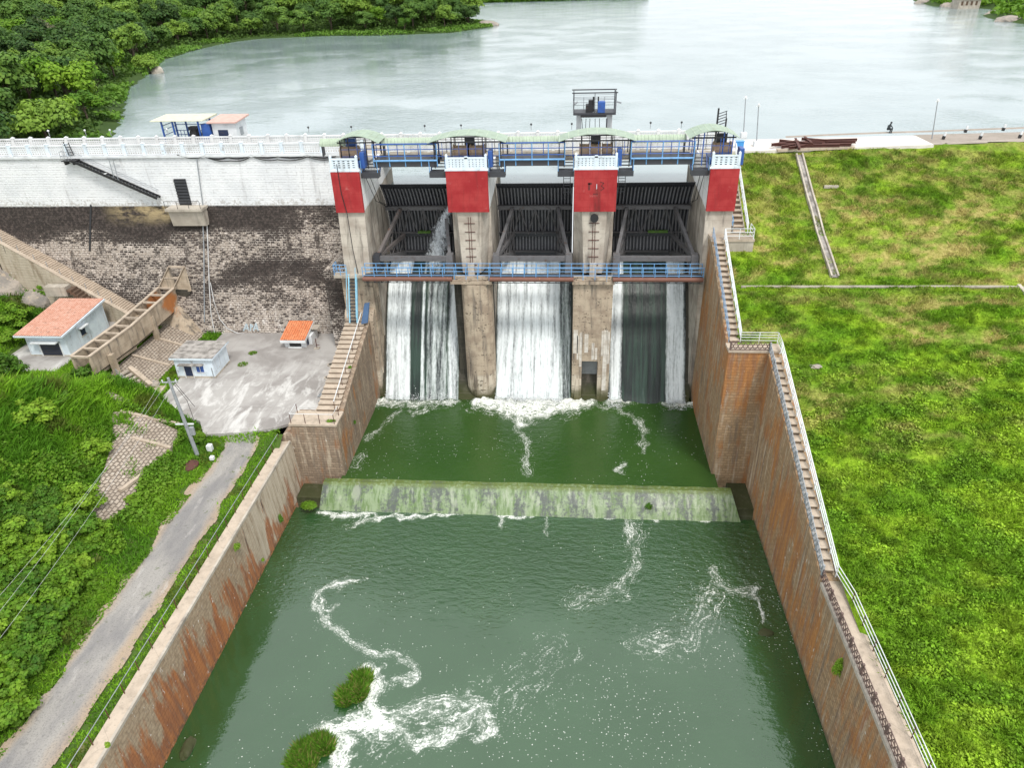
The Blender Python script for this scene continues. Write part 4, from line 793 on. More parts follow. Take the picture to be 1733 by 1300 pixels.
# canopies and hoists on the piers
clab = ['left curved pale green canopy, smaller, next to the dam wall', 'second curved pale green canopy, left of the middle gate', 'third curved pale green canopy, below the raised lake platform', 'right curved pale green canopy, smaller, beside the crest road']
hlab = ['hoist with tan drum and bright blue motor under the left canopy', 'hoist with twin tan drums under the second canopy', 'hoist with three tan drums under the third canopy', 'hoist with grey tan drum under the right canopy']
for i, (x0, x1, y0, y1, zt) in enumerate([(-23.9, -19.3, 73.2, 76.6, 31.5), (-14.2, -6.3, 73.0, 76.2, 31.48), (-1.0, 6.6, 73.0, 76.2, 31.48), (11.8, 16.6, 73.2, 76.8, 31.6)]):
    c = thing('canopy', clab[i], 'canopy', ((x0+x1)/2, 75, 29), 'curved canopies over the hoists'); rise = .72; L = x1-x0
    def arc(u): return zt-rise*(2*u-1)**2
    top = [[(x0+L*u, y, arc(u)) for y in (y0, y1)] for u in np.linspace(0, 1, 25)]; bot = [[(p[0], p[1], p[2]-.05) for p in r] for r in top]
    b = MB(); b.sheet(top); b.sheet(bot); b.sheet([[r[0] for r in top], [r[0] for r in bot]]); b.sheet([[r[1] for r in top], [r[1] for r in bot]]); b.build('roof_sheet', MGREENC, c, recalc=False)
    b = MB(); [b.beam(top[k][0], top[k][1], .07, .03) for k in range(0, 25, 3)]; b.build('roof_seam', MGREENO, c)
    zb = 29.05; ze = zt-rise*.55
    px = [x0+.55, x0+L*.3, x0+L*.7, x1-.55]
    for yy in (y0+.3, y1-.3):
        for x in px: MB().beam((x, yy, 28.2 if yy < 74 else zb), (x, yy, arc((x-x0)/L)-.05), .1).build('post', MBLACK if i != 3 else MBLUE, c)
        MB().beam((px[0]-.3, yy, zt-rise-.0), (px[-1]+.3, yy, zt-rise), .1, .12).build('tie', MBLACK, c)
        b = MB(); [b.beam((px[0], yy, z), (px[-1], yy, z), .05) for z in ((29.4, 30.1) if yy < 74 else (29.6, 30.2, 30.5))]
        for x in np.arange(px[0], px[-1], .85): b.beam((x, yy, 29.2), (x, yy, zt-rise), .05)
        b.build('guard_rail', MBLUE if yy < 74 else MBLACK, c)
    a, e = PX[i]; m = (a+e)/2
    h = thing('hoist', hlab[i], 'hoist', (m, 75, 28.3), 'gate hoists on the pier tops')
    MB().box(a+.1, e-.1, 73.6, 76.2, 28.22, 28.75).build('base_frame', MBLUE, h)
    nd = [1, 2, 3, 1][i]; w = (e-a-.7)/nd
    for k in range(nd):
        xc = a+.35+w*(k+.5); b = MB(); b.tube([(xc-w*.42, 74.9, 29.5), (xc+w*.42, 74.9, 29.5)], .62, 14); b.tube([(xc-w*.44, 74.9, 29.5), (xc-w*.38, 74.9, 29.5)], .74, 14); b.tube([(xc+w*.38, 74.9, 29.5), (xc+w*.44, 74.9, 29.5)], .74, 14); b.build('drum', MDRUM, h)
    MB().box(m-.5, m+.5, 75.4, 76.1, 28.8, 30.8).build('gearbox', MBLUE if i == 0 else MSTEEL, h, bevel=.05)
    MB().box(a+.2, a+1.0, 72.9, 73.5, 28.22, 29.0).build('motor', MBLUE, h, bevel=.06)
    MB().box(e+.05, e+.5, 73.0, 74.2, 28.3, 29.9).build('side_cabinet', MBLUE, h, bevel=.03)
# dark steel steps between pier tops and the bridge
slab = ['dark steel steps right of the leftmost pier', 'dark steel steps left of the second pier', 'dark steel steps right of the second pier', 'dark steel steps left of the third pier', 'dark steel steps right of the third pier', 'dark steel steps left of the rightmost pier']
for k, (x0, x1) in enumerate([(-21.3, -19.5), (-14.2, -12.45), (-8.1, -6.4), (-1.1, .55), (4.9, 6.5), (12.2, 13.9)]):
    t = thing('steel_steps', slab[k], 'steps', ((x0+x1)/2, 73, 28), 'steel steps at the pier tops')
    MB().box(x0, x1, 72.6, 73.5, 27.4, 27.95).build('landing_box', MSTEEL, t)
    for j in range(4): MB().box(x0+.1, x1-.1, 73.5+j*.28, 73.8+j*.28, 27.9+j*.27, 27.96+j*.27).build('step', MSTEEL, t)
    MB().beam((x0+.05, 73.4, 27.6), (x0+.05, 74.7, 29.1), .08, .25).build('stringer', MBLUE, t); MB().beam((x1-.05, 73.4, 27.6), (x1-.05, 74.7, 29.1), .08, .25).build('stringer', MBLUE, t)
    b = MB(); [b.tube([(x, 72.65, 27.9), (x, 72.65, 29.2)], .04, 5) for x in (x0+.05, x1-.05)]; b.build('rail_post', MSKY, t)
for k, (x, s) in enumerate([(0.2, -1), (5.15, 1)]):
    t = thing('access_ladder', ['thin access ladder hanging left of the third pier', 'thin access ladder hanging right of the third pier'][k], 'ladder', (x, 74, 26), 'access ladders beside the third pier')
    b = MB(); [b.tube([(x+d*s, 74.3, 25.2), (x+d*s, 74.3, 27.5)], .035, 5) for d in (0, .7)]; [b.tube([(x, 74.3, z), (x+.7*s, 74.3, z)], .03, 5) for z in np.arange(25.4, 27.4, .35)]; b.build('ladder_frame', MSTEEL, t)
for k, (x, z0, dx) in enumerate([(-21.1, 28.0, 0), (-20.6, 28.0, 1), (13.6, 28, 0), (13.2, 28, 1)]):
    props(MB().tube([(x, 73.2, 27.6), (x+(.0 if k < 2 else .1), 76.3-.4*dx, 24.0)] + [(x+(.1 if k < 2 else -.1), *gp(math.radians(26), R-.6))], .035, 5).build('hoist_rope', MCABLE), ['hoist rope along the leftmost pier, nearer the pier', 'second hoist rope along the leftmost pier', 'hoist rope along the rightmost pier, nearer the pier', 'second hoist rope along the rightmost pier'][k], 'rope', 'hoist ropes to the gates')
# raised platform over the lake
t = thing('lake_platform', 'raised steel hoist platform on white legs above the third canopy', 'platform', (3, 89, 27))
for x in (1.15, 4.75): MB().box(x-.3, x+.3, 88.6, 89.4, 22, 30.84).build('leg', MWHITE, t)
MB().box(.45, 5.35, 86.9, 89.6, 30.85, 31.1).build('deck', MSTEEL, t); MB().box(1.3, 4.3, 86.8, 88.4, 30.62, 30.84).build('under_box', MBLACK, t)
rail_parts(t, [(.45, 86.95, 31.1), (.45, 89.55, 31.1), (5.35, 89.55, 31.1), (5.35, 86.95, 31.1)], 1.35, (.45, .75, 1.05, 1.35), 1.2, MGREY, MGREY, .03, .035)
for (x, y) in ((.5, 87), (5.3, 87), (.5, 89.5), (5.3, 89.5), (2.9, 87)): MB().beam((x, y, 31.1), (x, y, 33.2), .12 if x != 2.9 else .07).build('post', MSTEEL, t)
b = MB(); [b.beam(p, q, .1, .12) for p, q in (((.3, 87, 33.25), (5.5, 87, 33.25)), ((.3, 89.5, 33.25), (5.5, 89.5, 33.25)), ((.5, 86.9, 33.25), (.5, 89.6, 33.25)), ((5.3, 86.9, 33.25), (5.3, 89.6, 33.25)))]; b.build('top_frame', MSTEEL, t)
b = MB(); [b.beam((x, 87, 32.2), (x, 87, 33.2), .04) for x in ()]; [b.beam((.5, yy, z), (5.3, yy, z), .045) for yy in (89.5,) for z in (32.3, 32.7)]; b.build('upper_rail', MGREY, t)
MB().box(3.25, 4.1, 86.9, 87.8, 31.0, 32.3).build('motor_cabinet', MBLUE, t, bevel=.05); b = MB(); b.box(1.9, 2.7, 87.2, 88.4, 31.1, 31.9); b.box(2.2, 2.8, 87.3, 88.2, 31.9, 32.4); b.tube([(2.75, 87.3, 31.2), (2.75, 87.3, 32.8)], .1, 6); b.tube([(3.3, 87.3, 32), (3.3, 87.3, 32.8)], .08, 6); b.build('winch', MBLACK, t)
b = MB(); [b.tube([(xa, 87.4, 30.4), (xb, 87.2, 27.3)], .035, 5) for xa, xb in ((1.45, 1.8), (1.95, 1.85), (2.4, 2.35), (3.0, 3.1), (3.5, 3.65))]; b.build('hanging_rope', MCABLE, t); MB().box(4.28, 4.42, 87.2, 87.4, 27.3, 30.4).build('side_post', MSTEEL, t)
b = MB(); b.beam((.9, 87, 32.3), (.6, 86.7, 32.1), .12, .2); b.beam((5.4, 87, 32.25), (5.9, 86.8, 32.15), .1, .16); b.build('floodlight', MGREY, t)
t = thing('steel_frame_sign', 'dark steel frame post sticking up behind the right canopy', 'frame', (15.6, 80, 28)); b = MB(); b.beam((15.4, 79, 28.2), (15.4, 79, 32.7), .16); b.beam((16.3, 79, 28.2), (16.3, 79, 31.7), .14); b.build('post', MBLACK, t); b = MB(); [b.beam((15.4, 79, z), (16.3, 79, z+.3), .07) for z in np.arange(31.0, 32.3, .28)]; b.beam((16.3, 79, 31.6), (16.2, 79, 32.4), .07); b.build('brace', MSTEEL, t)

# shelter and hut on the lake side of the dam road
t = thing('open_shelter', 'open blue framed shelter with pale flat roof over black hoist', 'shelter', (-47, 88, 28))
MB().box(-50.2, -39.5, 86.5, 91, 27.4, 28.0).build('floor_slab', MCON, t)
for x in (-49.4, -48.0, -44.8): 
    for y in (87.0, 90.2): MB().beam((x, y, 28), (x, y, 30.85), .17).build('post', MBLUE, t)
MB().hull8([(-50.6, 86.6, 30.85), (-44.0, 86.6, 30.85), (-44.0, 90.8, 30.85), (-50.6, 90.8, 30.85)], [(-50.6, 86.6, 30.93), (-44.0, 86.6, 30.93), (-44.0, 90.8, 31.05), (-50.6, 90.8, 31.05)]).build('roof', MYELROOF, t)
b = MB(); [b.beam((-49.4, 90.2, z), (-44.8, 90.2, z), .07) for z in (29.9, 30.4, 29.2, 28.7)]; [b.beam((-49.4, 87.0, z), (-49.4, 90.2, z), .07) for z in (29.2, 29.8, 30.3)]; [b.beam((-49.4+.46*k, 90.2, 28.1), (-49.4+.46*k, 90.2, 29.2), .06) for k in range(10)]; b.build('side_rail', MBLUE, t)
h = thing('black_winch', 'bulky black winch machine standing inside the open shelter', 'winch', (-46.2, 88, 28)); b = MB(); b.sphere((-46.0, 88.2, 29.0), .75, 12, (1, .9, 1.25)); b.box(-46.5, -45.5, 87.7, 88.7, 28, 28.6); b.box(-46.6, -45.6, 87.8, 88.6, 29.6, 30.0); b.build('winch_body', MBLACK, h)
props(MB().box(-44.6, -43.5, 87.1, 87.9, 28, 30.4).add([], []).build('control_cabinet', MBLUE, bevel=.04), 'tall bright blue control cabinet between shelter and white hut', 'cabinet')
t = thing('white_hut', 'small white hut with pinkish sloping roof on the dam road', 'hut', (-41.8, 88.5, 28))
MB().box(-43.3, -40.3, 87.3, 90.3, 28, 30.5).build('wall', MWHITE, t)
MB().hull8([(-43.7, 86.9, 30.5), (-40.0, 86.9, 30.5), (-39.9, 90.8, 30.75), (-43.6, 90.8, 30.75)], [(-43.7, 86.9, 30.65), (-40.0, 86.9, 30.65), (-39.9, 90.8, 30.95), (-43.6, 90.8, 30.95)]).build('roof', MPINK, t)
MB().box(-42.6, -41.4, 87.2, 87.31, 28, 29.7).build('door', MNAVY, t); MB().box(-40.31, -40.2, 88.2, 89.0, 28.9, 29.8).build('window', MGREY, t)

# ------------------------------------------------------------------ basin and channel walls
MRISER = mat_conc('stair_riser_brown', (.20, .145, .10), (.13, .095, .07), .4, sc=2)  # risers coloured a darker brown than the treads
def stepmesh(x0, x1, y0, y1, h):
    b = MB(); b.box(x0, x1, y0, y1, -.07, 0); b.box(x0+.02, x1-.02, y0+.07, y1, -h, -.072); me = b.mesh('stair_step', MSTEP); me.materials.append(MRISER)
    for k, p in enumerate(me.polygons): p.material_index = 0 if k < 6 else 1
    return me
t = thing('basin_wall', 'left basin wall stepping up to the piers with concrete stair on top', 'wall', (-23, 64, 2))
pts = [(55.6, -1), (55.6, 8.0), (57.7, 8.0), (70.9, 12.0), (70.9, -1)]
MB().prism([(a, b) for a, b in pts], 'x', -24.7, -22.0).build('wall_body', MWB, t)
MB().prism([(70.9, -1), (70.9, 12.0), (71.6, 13.0), (74.2, 13.0), (74.2, -1)], 'x', -24.9, -21.6).build('wall_head', MPLOW, t)
MB().box(-28.4, -24.7, 55.62, 60.3, -1, 7.95 if False else 6.9).build('end_block', MWB, t); MB().box(-26.6, -24.72, 55.6, 58.5, 6.9, 7.95).build('landing_block', MWB, t); MB().box(-26.7, -21.95, 55.5, 58.0, 7.95, 8.15).build('landing', MSTEP, t)
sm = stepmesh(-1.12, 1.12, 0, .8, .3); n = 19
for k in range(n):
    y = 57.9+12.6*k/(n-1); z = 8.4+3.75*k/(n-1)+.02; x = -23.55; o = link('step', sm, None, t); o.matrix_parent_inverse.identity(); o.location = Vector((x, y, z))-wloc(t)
railing('thin white handrail running up the left basin stair', [(-22.75, 57.9, 8.4), (-22.75, 70.6, 12.2)], .95, (.95,), 1.6, MWHITE, MRUSTY, .045, .03)
railing('low rusty railing round the bottom landing of the left stair', [(-26.5, 57.6, 8.15), (-26.5, 55.7, 8.15), (-22.2, 55.7, 8.15), (-22.2, 57.2, 8.15)], 1.1, (1.1,), 1.6, MWHITE, MRUSTY, .03, .035)
t = thing('ladder_stair', 'steep light blue steel ladder up to the footbridge landing', 'ladder', (-23.4, 71, 12)); A = np.array(ay(587, 540, 71.2)); 
A = np.array([-23.2, 70.5, 12.2]); B = np.array([-22.9, 68.6, 17.4]); A = np.array([-23.55, 69.9, 12.2]); B = np.array([-23.3, 71.25, 17.4])
for d in (-.42, .42): MB().beam(A+np.array([d, 0, 0]), B+np.array([d, 0, 0]), .12, .2).build('stringer', MCYAN, t)
for k in range(14): p = A+(B-A)*(k+.5)/14; MB().box(p[0]-.36, p[0]+.36, p[1]-.1, p[1]+.12, p[2]-.03, p[2]+.02).build('tread', MSTEEL, t)
for d in (-.5, .5): MB().tube([A+np.array([d, -.4, .8]), B+np.array([d, -.4, .9])], .04, 5).build('handrail', MCYAN, t)
t = thing('steel_plate', 'blue steel chequer plate leaning beside the ladder foot', 'plate', (-22.6, 71.0, 13)); MB().hull8([(-22.7, 69.8, 12.1), (-22.0, 69.9, 12.2), (-21.95, 70.0, 12.2), (-22.65, 69.9, 12.1)], [(-22.35, 70.9, 14.1), (-21.8, 70.9, 14.2), (-21.75, 71.0, 14.2), (-22.3, 71.0, 14.1)]).build('plate_sheet', paint('dull_blue_plate', (.05, .11, .22), .6, .5), t)
# left channel wall
t = thing('channel_wall', 'long left channel wall, concrete path on top and rust stains below', 'wall', (-27, 36, 0))
MB().prism([(-26.5, -1), (-26.83, 6.05), (-27.9, 6.05), (-28.2, -1)], 'y', 8, 55.6).build('wall_body', MWL, t); MB().box(-27.95, -27.0, 8, 55.4, 6.05, 6.22).build('path', MSTEP, t); MB().box(-26.98, -26.8, 8, 55.4, 6.05, 6.3).build('kerb', MCON, t)
railing('rusty post railing with white top rail along the left channel path', [(-27.85, 8, 6.2), (-27.85, 55.2, 6.2)], 1.0, (1.0,), 1.75, MGREY, MRUSTY, .026, .035)
# weir
t = thing('weir', 'low green algae covered weir across the stilling basin outlet', 'weir', (-4, 54.5, 0))
prof2 = [(55.2, -1), (55.2, 1.6), (55.05, 2.03), (54.45, 2.05), (54.1, 1.86), (53.2, .9), (52.4, -.1), (52.2, -1)]
secs = [(-24.0, .0), (-23.2, .0), (14.7, 0), (16.2, 0)]
b = MB(); xsw = np.linspace(-23.9, 16.0, 90); rows = []
for x in xsw:
    end = max(0, -23.0-x)*.3+max(0, x-15.0)*.45; rows.append([(x+(.35*(1.9-z) if x > 15.2 else -.1*(1.9-z) if x < -23 else 0), y-.0+.10*vnoise(np.array([x*.8]), np.array([z*2.]))[0]-end*0, z-.0) for y, z in prof2])
b.sheet(rows); m = len(prof2); b.add(rows[0], [tuple(range(m))]); b.add(rows[-1], [tuple(range(m))]); b.build('weir_body', MALG, t)
MB().box(-26.5, -23.6, 53.4, 55.6, -1, .85).build('side_sill', MWET, t); MB().box(16.1, 18.1, 53.4, 57.4, -1, .9).build('side_sill', MWET, t)
# right basin wall, lower wall and stairs
t = thing('basin_wall', 'right basin wall with orange stained masonry under the white stair', 'wall', (15, 64, 2))
MB().prism([(57.3, -1), (57.3, 15.6), (58.4, 15.6), (70.2, 21.35), (72.2, 21.35), (72.2, -1)], 'x', 14.5, 15.75).build('wall_body', MWR, t)
MB().box(15.76, 18.9, 57.3, 58.5, -1, 15.6).build('return_wall', MWR, t); MB().box(14.45, 19.1, 57.2, 58.7, 15.6, 15.82).build('landing', MSTEP, t); MB().box(14.45, 18.75, 70.3, 72.2, 21.35, 21.6).build('landing', MSTEP, t); MB().box(15.76, 18.7, 70.4, 72.1, 19.5, 21.34).build('landing_base', MCON, t)
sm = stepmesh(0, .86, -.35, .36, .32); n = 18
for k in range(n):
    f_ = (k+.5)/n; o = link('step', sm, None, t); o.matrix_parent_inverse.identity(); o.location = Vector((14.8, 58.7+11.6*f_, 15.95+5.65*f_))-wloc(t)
t2 = thing('channel_wall', 'long right channel wall, orange stained, stair and path on top', 'wall', (18.5, 38, 0))
MB().prism([(8, -1), (8, 7.95), (36.6, 7.95), (38, 8.55), (57.29, 15.5), (57.29, -1)], 'x', 17.95, 19.45).build('wall_body', MWR, t2)
MB().box(18.22, 19.5, 8, 37.3, 7.96, 8.2).build('path', MSTEP, t2); MB().box(17.88, 18.2, 8, 37.0, 7.96, 8.25).build('kerb', MCON, t2)
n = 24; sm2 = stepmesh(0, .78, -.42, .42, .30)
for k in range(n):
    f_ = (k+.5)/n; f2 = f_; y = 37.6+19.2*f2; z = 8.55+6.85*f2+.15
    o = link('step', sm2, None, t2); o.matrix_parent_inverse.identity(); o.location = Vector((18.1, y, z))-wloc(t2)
fl0 = thing('crest_stair', 'concrete stair beside the rightmost pier going up to the crest', 'stair', (17.6, 76, 21.6)); n = 16
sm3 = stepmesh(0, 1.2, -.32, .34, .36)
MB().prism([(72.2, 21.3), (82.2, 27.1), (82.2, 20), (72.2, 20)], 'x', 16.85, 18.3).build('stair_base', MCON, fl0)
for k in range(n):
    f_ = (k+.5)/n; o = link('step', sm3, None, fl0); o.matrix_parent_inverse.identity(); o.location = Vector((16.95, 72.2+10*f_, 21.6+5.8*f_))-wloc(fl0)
railing('white railing on the outer side of the crest stair', [(18.35, 72.0, 21.6), (18.35, 82.2, 27.4)], 1.1, (.4, .75, 1.1), 1.7, MWHITE, MWHITE, .05, .04)
railing('blue grey railing between the crest stair and rightmost pier', [(16.9, 72.3, 21.7), (16.9, 77, 24.5)], 1.0, (.5, 1.0), 1.6, MSKY, MGREY, .04, .04)
railing('white railing across the upper stair landing', [(15.8, 70.35, 21.6), (18.6, 70.35, 21.6), (18.6, 72.0, 21.6)], 1.1, (.35, .72, 1.1), 1.5, MWHITE, MWHITE, .035, .04)
railing('white outer railing of the basin stair down from the upper landing', [(15.72, 70.35, 21.6), (15.72, 58.7, 15.95)], 1.1, (.4, .75, 1.1), 1.6, MWHITE, MWHITE, .045, .045)
railing('blue inner railing of the basin stair above the right gate', [(14.7, 71.0, 21.6), (14.7, 58.7, 15.9)], 1.05, (.35, .7, 1.05), 1.3, MINRAIL, MINRAIL, .03, .035)
railing('white railing round the middle landing of the right stairs', [(15.72, 58.65, 15.82), (19.0, 58.65, 15.82), (19.0, 57.2, 15.6)], 1.1, (.3, .6, .85, 1.1), 1.5, MWHITE, MWHITE, .03, .035)
railing('white outer railing of the long lower stair beside the grass', [(18.98, 57.2, 15.6), (18.98, 37.4, 8.4)], 1.1, (.4, .75, 1.1), 1.8, MWHITE, MWHITE, .045, .045)
railing('white three-bar railing along the flat right channel path', [(18.98, 37.4, 8.4), (19.4, 35.2, 8.2), (19.4, 8, 8.2)], 1.1, (.35, .72, 1.1), 2.0, MWHITE, MRUSTY, .03, .035)
def meshrail(lab, A, B, m, h=.85):
    t = thing('lattice_rail', lab, 'railing', A, 'lattice rails on the channel edge'); A = np.array(A, float); B = np.array(B, float); L = np.linalg.norm(B-A); n = int(L/1.9)
    b = MB(); u = np.array([0, 0, 1.]); N = int(L/.42)
    for hh in (.06, .3, .55, h): b.beam(A+u*hh, B+u*hh, .045, .05)
    for k in range(N):
        p = A+(B-A)*k/N; q = A+(B-A)*(k+1)/N; b.beam(p+u*.05, q+u*h, .05); b.beam(p+u*h, q+u*.05, .05)
    b.build('lattice', m, t); pm = MB().box(-.07, .07, -.07, .07, 0, h+.08).mesh('lattice_post', m)
    for k in range(n+1):
        o = link('post', pm, None, t); o.matrix_parent_inverse.identity(); o.location = Vector([float(v) for v in A+(B-A)*k/n])-wloc(t)
MLAT = paint('rusty_lattice', (.15, .10, .085), .8, .6, (.3, .25, .22), 3)
meshrail('rusty lattice rail along the flat right channel path edge', (18.06, 8, 8.2), (18.06, 37.4, 8.2), MLAT); meshrail('grey lattice rail on the channel side of the lower stair', (18.02, 37.4, 8.55), (18.02, 57.2, 15.7), MGREY); meshrail('rusty lattice rail across the middle landing edge', (14.6, 57.3, 15.8), (18.0, 57.3, 15.8), MLAT, .8)
# ------------------------------------------------------------------ left bank buildings and works
def wallbox(t, x0, x1, y0, y1, z0, z1, m): MB().box(x0, x1, y0, y1, z0, z1).build('wall', m, t)
h1 = thing('pump_house', 'pale blue house with red tiled pent roof and navy shutter', 'house', (-58, 71, 9.2)); x0, x1, y0, y1 = -60.4, -55.7, 66.9, 74.6
MB().hull8([(x0, y0, 8.8), (x1, y0, 8.8), (x1, y1, 8.8), (x0, y1, 8.8)], [(x0, y0, 11.9), (x1, y0, 11.9), (x1, y1, 12.5), (x0, y1, 12.5)]).build('wall', MPALE, h1)
rf = MB().hull8([(x0-.7, y0-.7, 11.82), (x1+.35, y0-.7, 11.82), (x1+.35, y1+.35, 12.52), (x0-.7, y1+.35, 12.52)], [(x0-.7, y0-.7, 12.02), (x1+.35, y0-.7, 12.02), (x1+.35, y1+.35, 12.72), (x0-.7, y1+.35, 12.72)]).build('roof_slab', MPALE, h1)
MB().hull8([(x0-.6, y0-.68, 12.03), (x1+.2, y0-.68, 12.03), (x1+.2, y1+.3, 12.73), (x0-.6, y1+.3, 12.73)], [(x0-.6, y0-.68, 12.10), (x1+.2, y0-.68, 12.10), (x1+.2, y1+.3, 12.80), (x0-.6, y1+.3, 12.80)]).build('roof_tiles', MTILE, h1)
sd_ = MB().box(-58.9, -56.6, y0-.03, y0+.05, 9.2, 10.9).build('shutter_door', MNAVY, h1); b = MB(); [b.box(-58.9, -56.6, y0-.06, y0-.031, 9.3+.2*k, 9.4+.2*k) for k in range(8)]; b.build('slat', MSTEEL, sd_); b = MB(); b.box(-59.05, -58.92, y0-.08, y0, 9.2, 11.0); b.box(-56.58, -56.45, y0-.08, y0, 9.2, 11.0); b.box(-59.05, -56.45, y0-.08, y0, 10.92, 11.0); b.build('door_frame', MWHITE, h1); b = MB(); b.box(x1-.0, x1+.06, 69.5, 70.5, 10.28, 10.38); b.build('window_sill', MCON, h1); MB().box(x0-.05, x1+.08, y0-.06, y0, 8.9, 9.35).build('plinth', MCON, h1); MB().box(-59.5, -56.5, y0-.7, y0, 11.0, 11.12).build('door_hood', MWHITE, h1); w = MB().box(x1-.05, x1+.03, 69.6, 70.4, 10.4, 11.3).build('window', MNAVY, h1); MB().box(x1, x1+.5, 69.3, 70.7, 11.38, 11.5).build('window_hood', MWHITE, h1)
props(MB().prism([(-63.2, 63), (-55.0, 63), (-55.0, 77), (-63.2, 77)], 'z', 8.6, 9.22).build('house_apron', MYARD), kind='structure')
h2 = thing('flat_roof_hut', 'white hut with grey weathered flat roof and navy door on the yard', 'hut', (-41, 67.7, 7.2)); x0, x1, y0, y1 = -43.15, -38.8, 65.85, 69.6
wallbox(h2, x0, x1, y0, y1, 7.2, 9.55, MPALE); MB().box(x0-.3, x1+.3, y0-.3, y1+.3, 9.56, 9.78).build('roof_edge', MPALE, h2); MB().box(x0-.28, x1+.28, y0-.28, y1+.28, 9.782, 9.83).build('roof', MROOFC, h2)
MB().box(-42.15, -41.3, y0-.03, y0+.02, 7.2, 8.8).build('door', MNAVY, h2); b = MB(); b.box(-42.25, -42.15, y0-.06, y0, 7.2, 8.86); b.box(-41.3, -41.2, y0-.06, y0, 7.2, 8.86); b.build('door_frame', MWHITE, h2); b = MB(); b.box(-40.82, -39.88, y0-.08, y0, 7.86, 7.94); b.box(-40.38, -40.32, y0-.05, y0, 7.95, 8.75); b.build('window_frame', MWHITE, h2); MB().box(x0-.04, x1+.04, y0-.05, y1+.04, 7.19, 7.42).build('plinth', MCON, h2); MB().box(-40.75, -39.95, y0-.03, y0+.02, 7.95, 8.75).build('window', MBLUE, h2); MB().box(-42.6, -39.8, y0-.5, y0, 8.9, 9.0).build('door_hood', MROOFC, h2); MB().tube([(-39.0, y0-.06, 7.2), (-39.0, y0-.06, 8.5)], .05, 5).build('pipe', MGREY, h2)
h3 = thing('kiosk', 'low white kiosk with bright orange tiled roof near the dam foot', 'kiosk', (-32.3, 74.6, 7.2)); x0, x1, y0, y1 = -33.6, -31.0, 73.5, 76.4
wallbox(h3, x0, x1, y0, y1, 7.2, 7.98, MWHITE); MB().hull8([(x0-.3, y0-.5, 7.98), (x1+.2, y0-.5, 7.98), (x1+.2, y1+.3, 8.9), (x0-.3, y1+.3, 8.9)], [(x0-.3, y0-.5, 8.33), (x1+.2, y0-.5, 8.33), (x1+.2, y1+.3, 9.1), (x0-.3, y1+.3, 9.1)]).build('roof_slab', MWHITE, h3)
MB().hull8([(x0-.25, y0-.48, 8.34), (x1+.15, y0-.48, 8.34), (x1+.15, y1+.28, 9.11), (x0-.25, y1+.28, 9.11)], [(x0-.25, y0-.48, 8.42), (x1+.15, y0-.48, 8.42), (x1+.15, y1+.28, 9.19), (x0-.25, y1+.28, 9.19)]).build('roof_tiles', MTILE2, h3)
MB().box(-33.0, -31.6, y0-.04, y0+.02, 7.3, 7.75).build('window', MBLACK, h3); MB().box(-33.1, -31.5, y0-.3, y0-.0, 7.2, 7.3).build('sill', MWHITE, h3); MB().box(x1-.02, x1+.04, 73.9, 74.7, 7.2, 8.1).build('door', MNAVY, h3)
MB().box(-30.9, -29.9, 75.2, 76.5, 8.7, 8.8).build('side_hood', MCON, h3); MB().box(-30.9, -30.5, 74.3, 76.5, 7.2, 8.3).build('side_wall', MWHITE, h3)
t = thing('standpipe', 'thin dark water standpipe rising from the yard by the kiosk', 'standpipe', (-29.6, 73.2, 7.2)); b = MB(); b.tube([(-29.6, 73.2, 7.2), (-29.6, 73.2, 8.5)], .05, 6); b.tube([(-29.6, 73.2, 7.7), (-29.2, 73.1, 7.7)], .04, 5); b.build('pipe', MRUSTY, t); MB().box(-29.9, -29.3, 72.9, 73.5, 7.2, 7.3).build('base', MCON, t)
t = thing('steel_grating', 'blue grey steel grating pieces lying beside the left stair', 'grating', (-25, 62.5, 7.3)); b = MB(); [b.beam((-26.0+k*.22, 62.0, 7.34), (-25.6+k*.22, 63.6, 7.5), .05) for k in range(6)]; [b.beam((-26.0, 62.1+k*.4, 7.38), (-24.7, 62.1+k*.4, 7.4), .05) for k in range(4)]; b.hull8([(-25.6, 61.0, 7.3), (-24.8, 61.2, 7.3), (-24.8, 62.6, 7.3), (-25.4, 62.6, 7.3)], [(-25.6, 61.0, 7.4), (-24.8, 61.2, 7.5), (-24.8, 62.6, 7.6), (-25.4, 62.6, 7.5)]); b.build('grating_bars', MGREY, t)
t = props(MB().beam((-25.0, 60.5, 7.25), (-24.75, 75, 7.25), .25, .12).build('drain_channel', MBLACK), 'dark open drain slot between the yard and left stair', 'drain')
for k, (px, py) in enumerate(((555, 640), (560, 618))):
    c = az(px, py, 7.2); t = thing('manhole_ring', ['round concrete manhole ring lower on the yard edge', 'round concrete manhole ring higher on the yard edge'][k], 'manhole', c, 'manhole rings on the yard'); MB().tube([(c[0], c[1], 7.2), (c[0], c[1], 7.32)], .42, 14).build('ring', MCON, t); MB().tube([(c[0], c[1], 7.3), (c[0], c[1], 7.33)], .26, 12).build('lid', MWET, t)
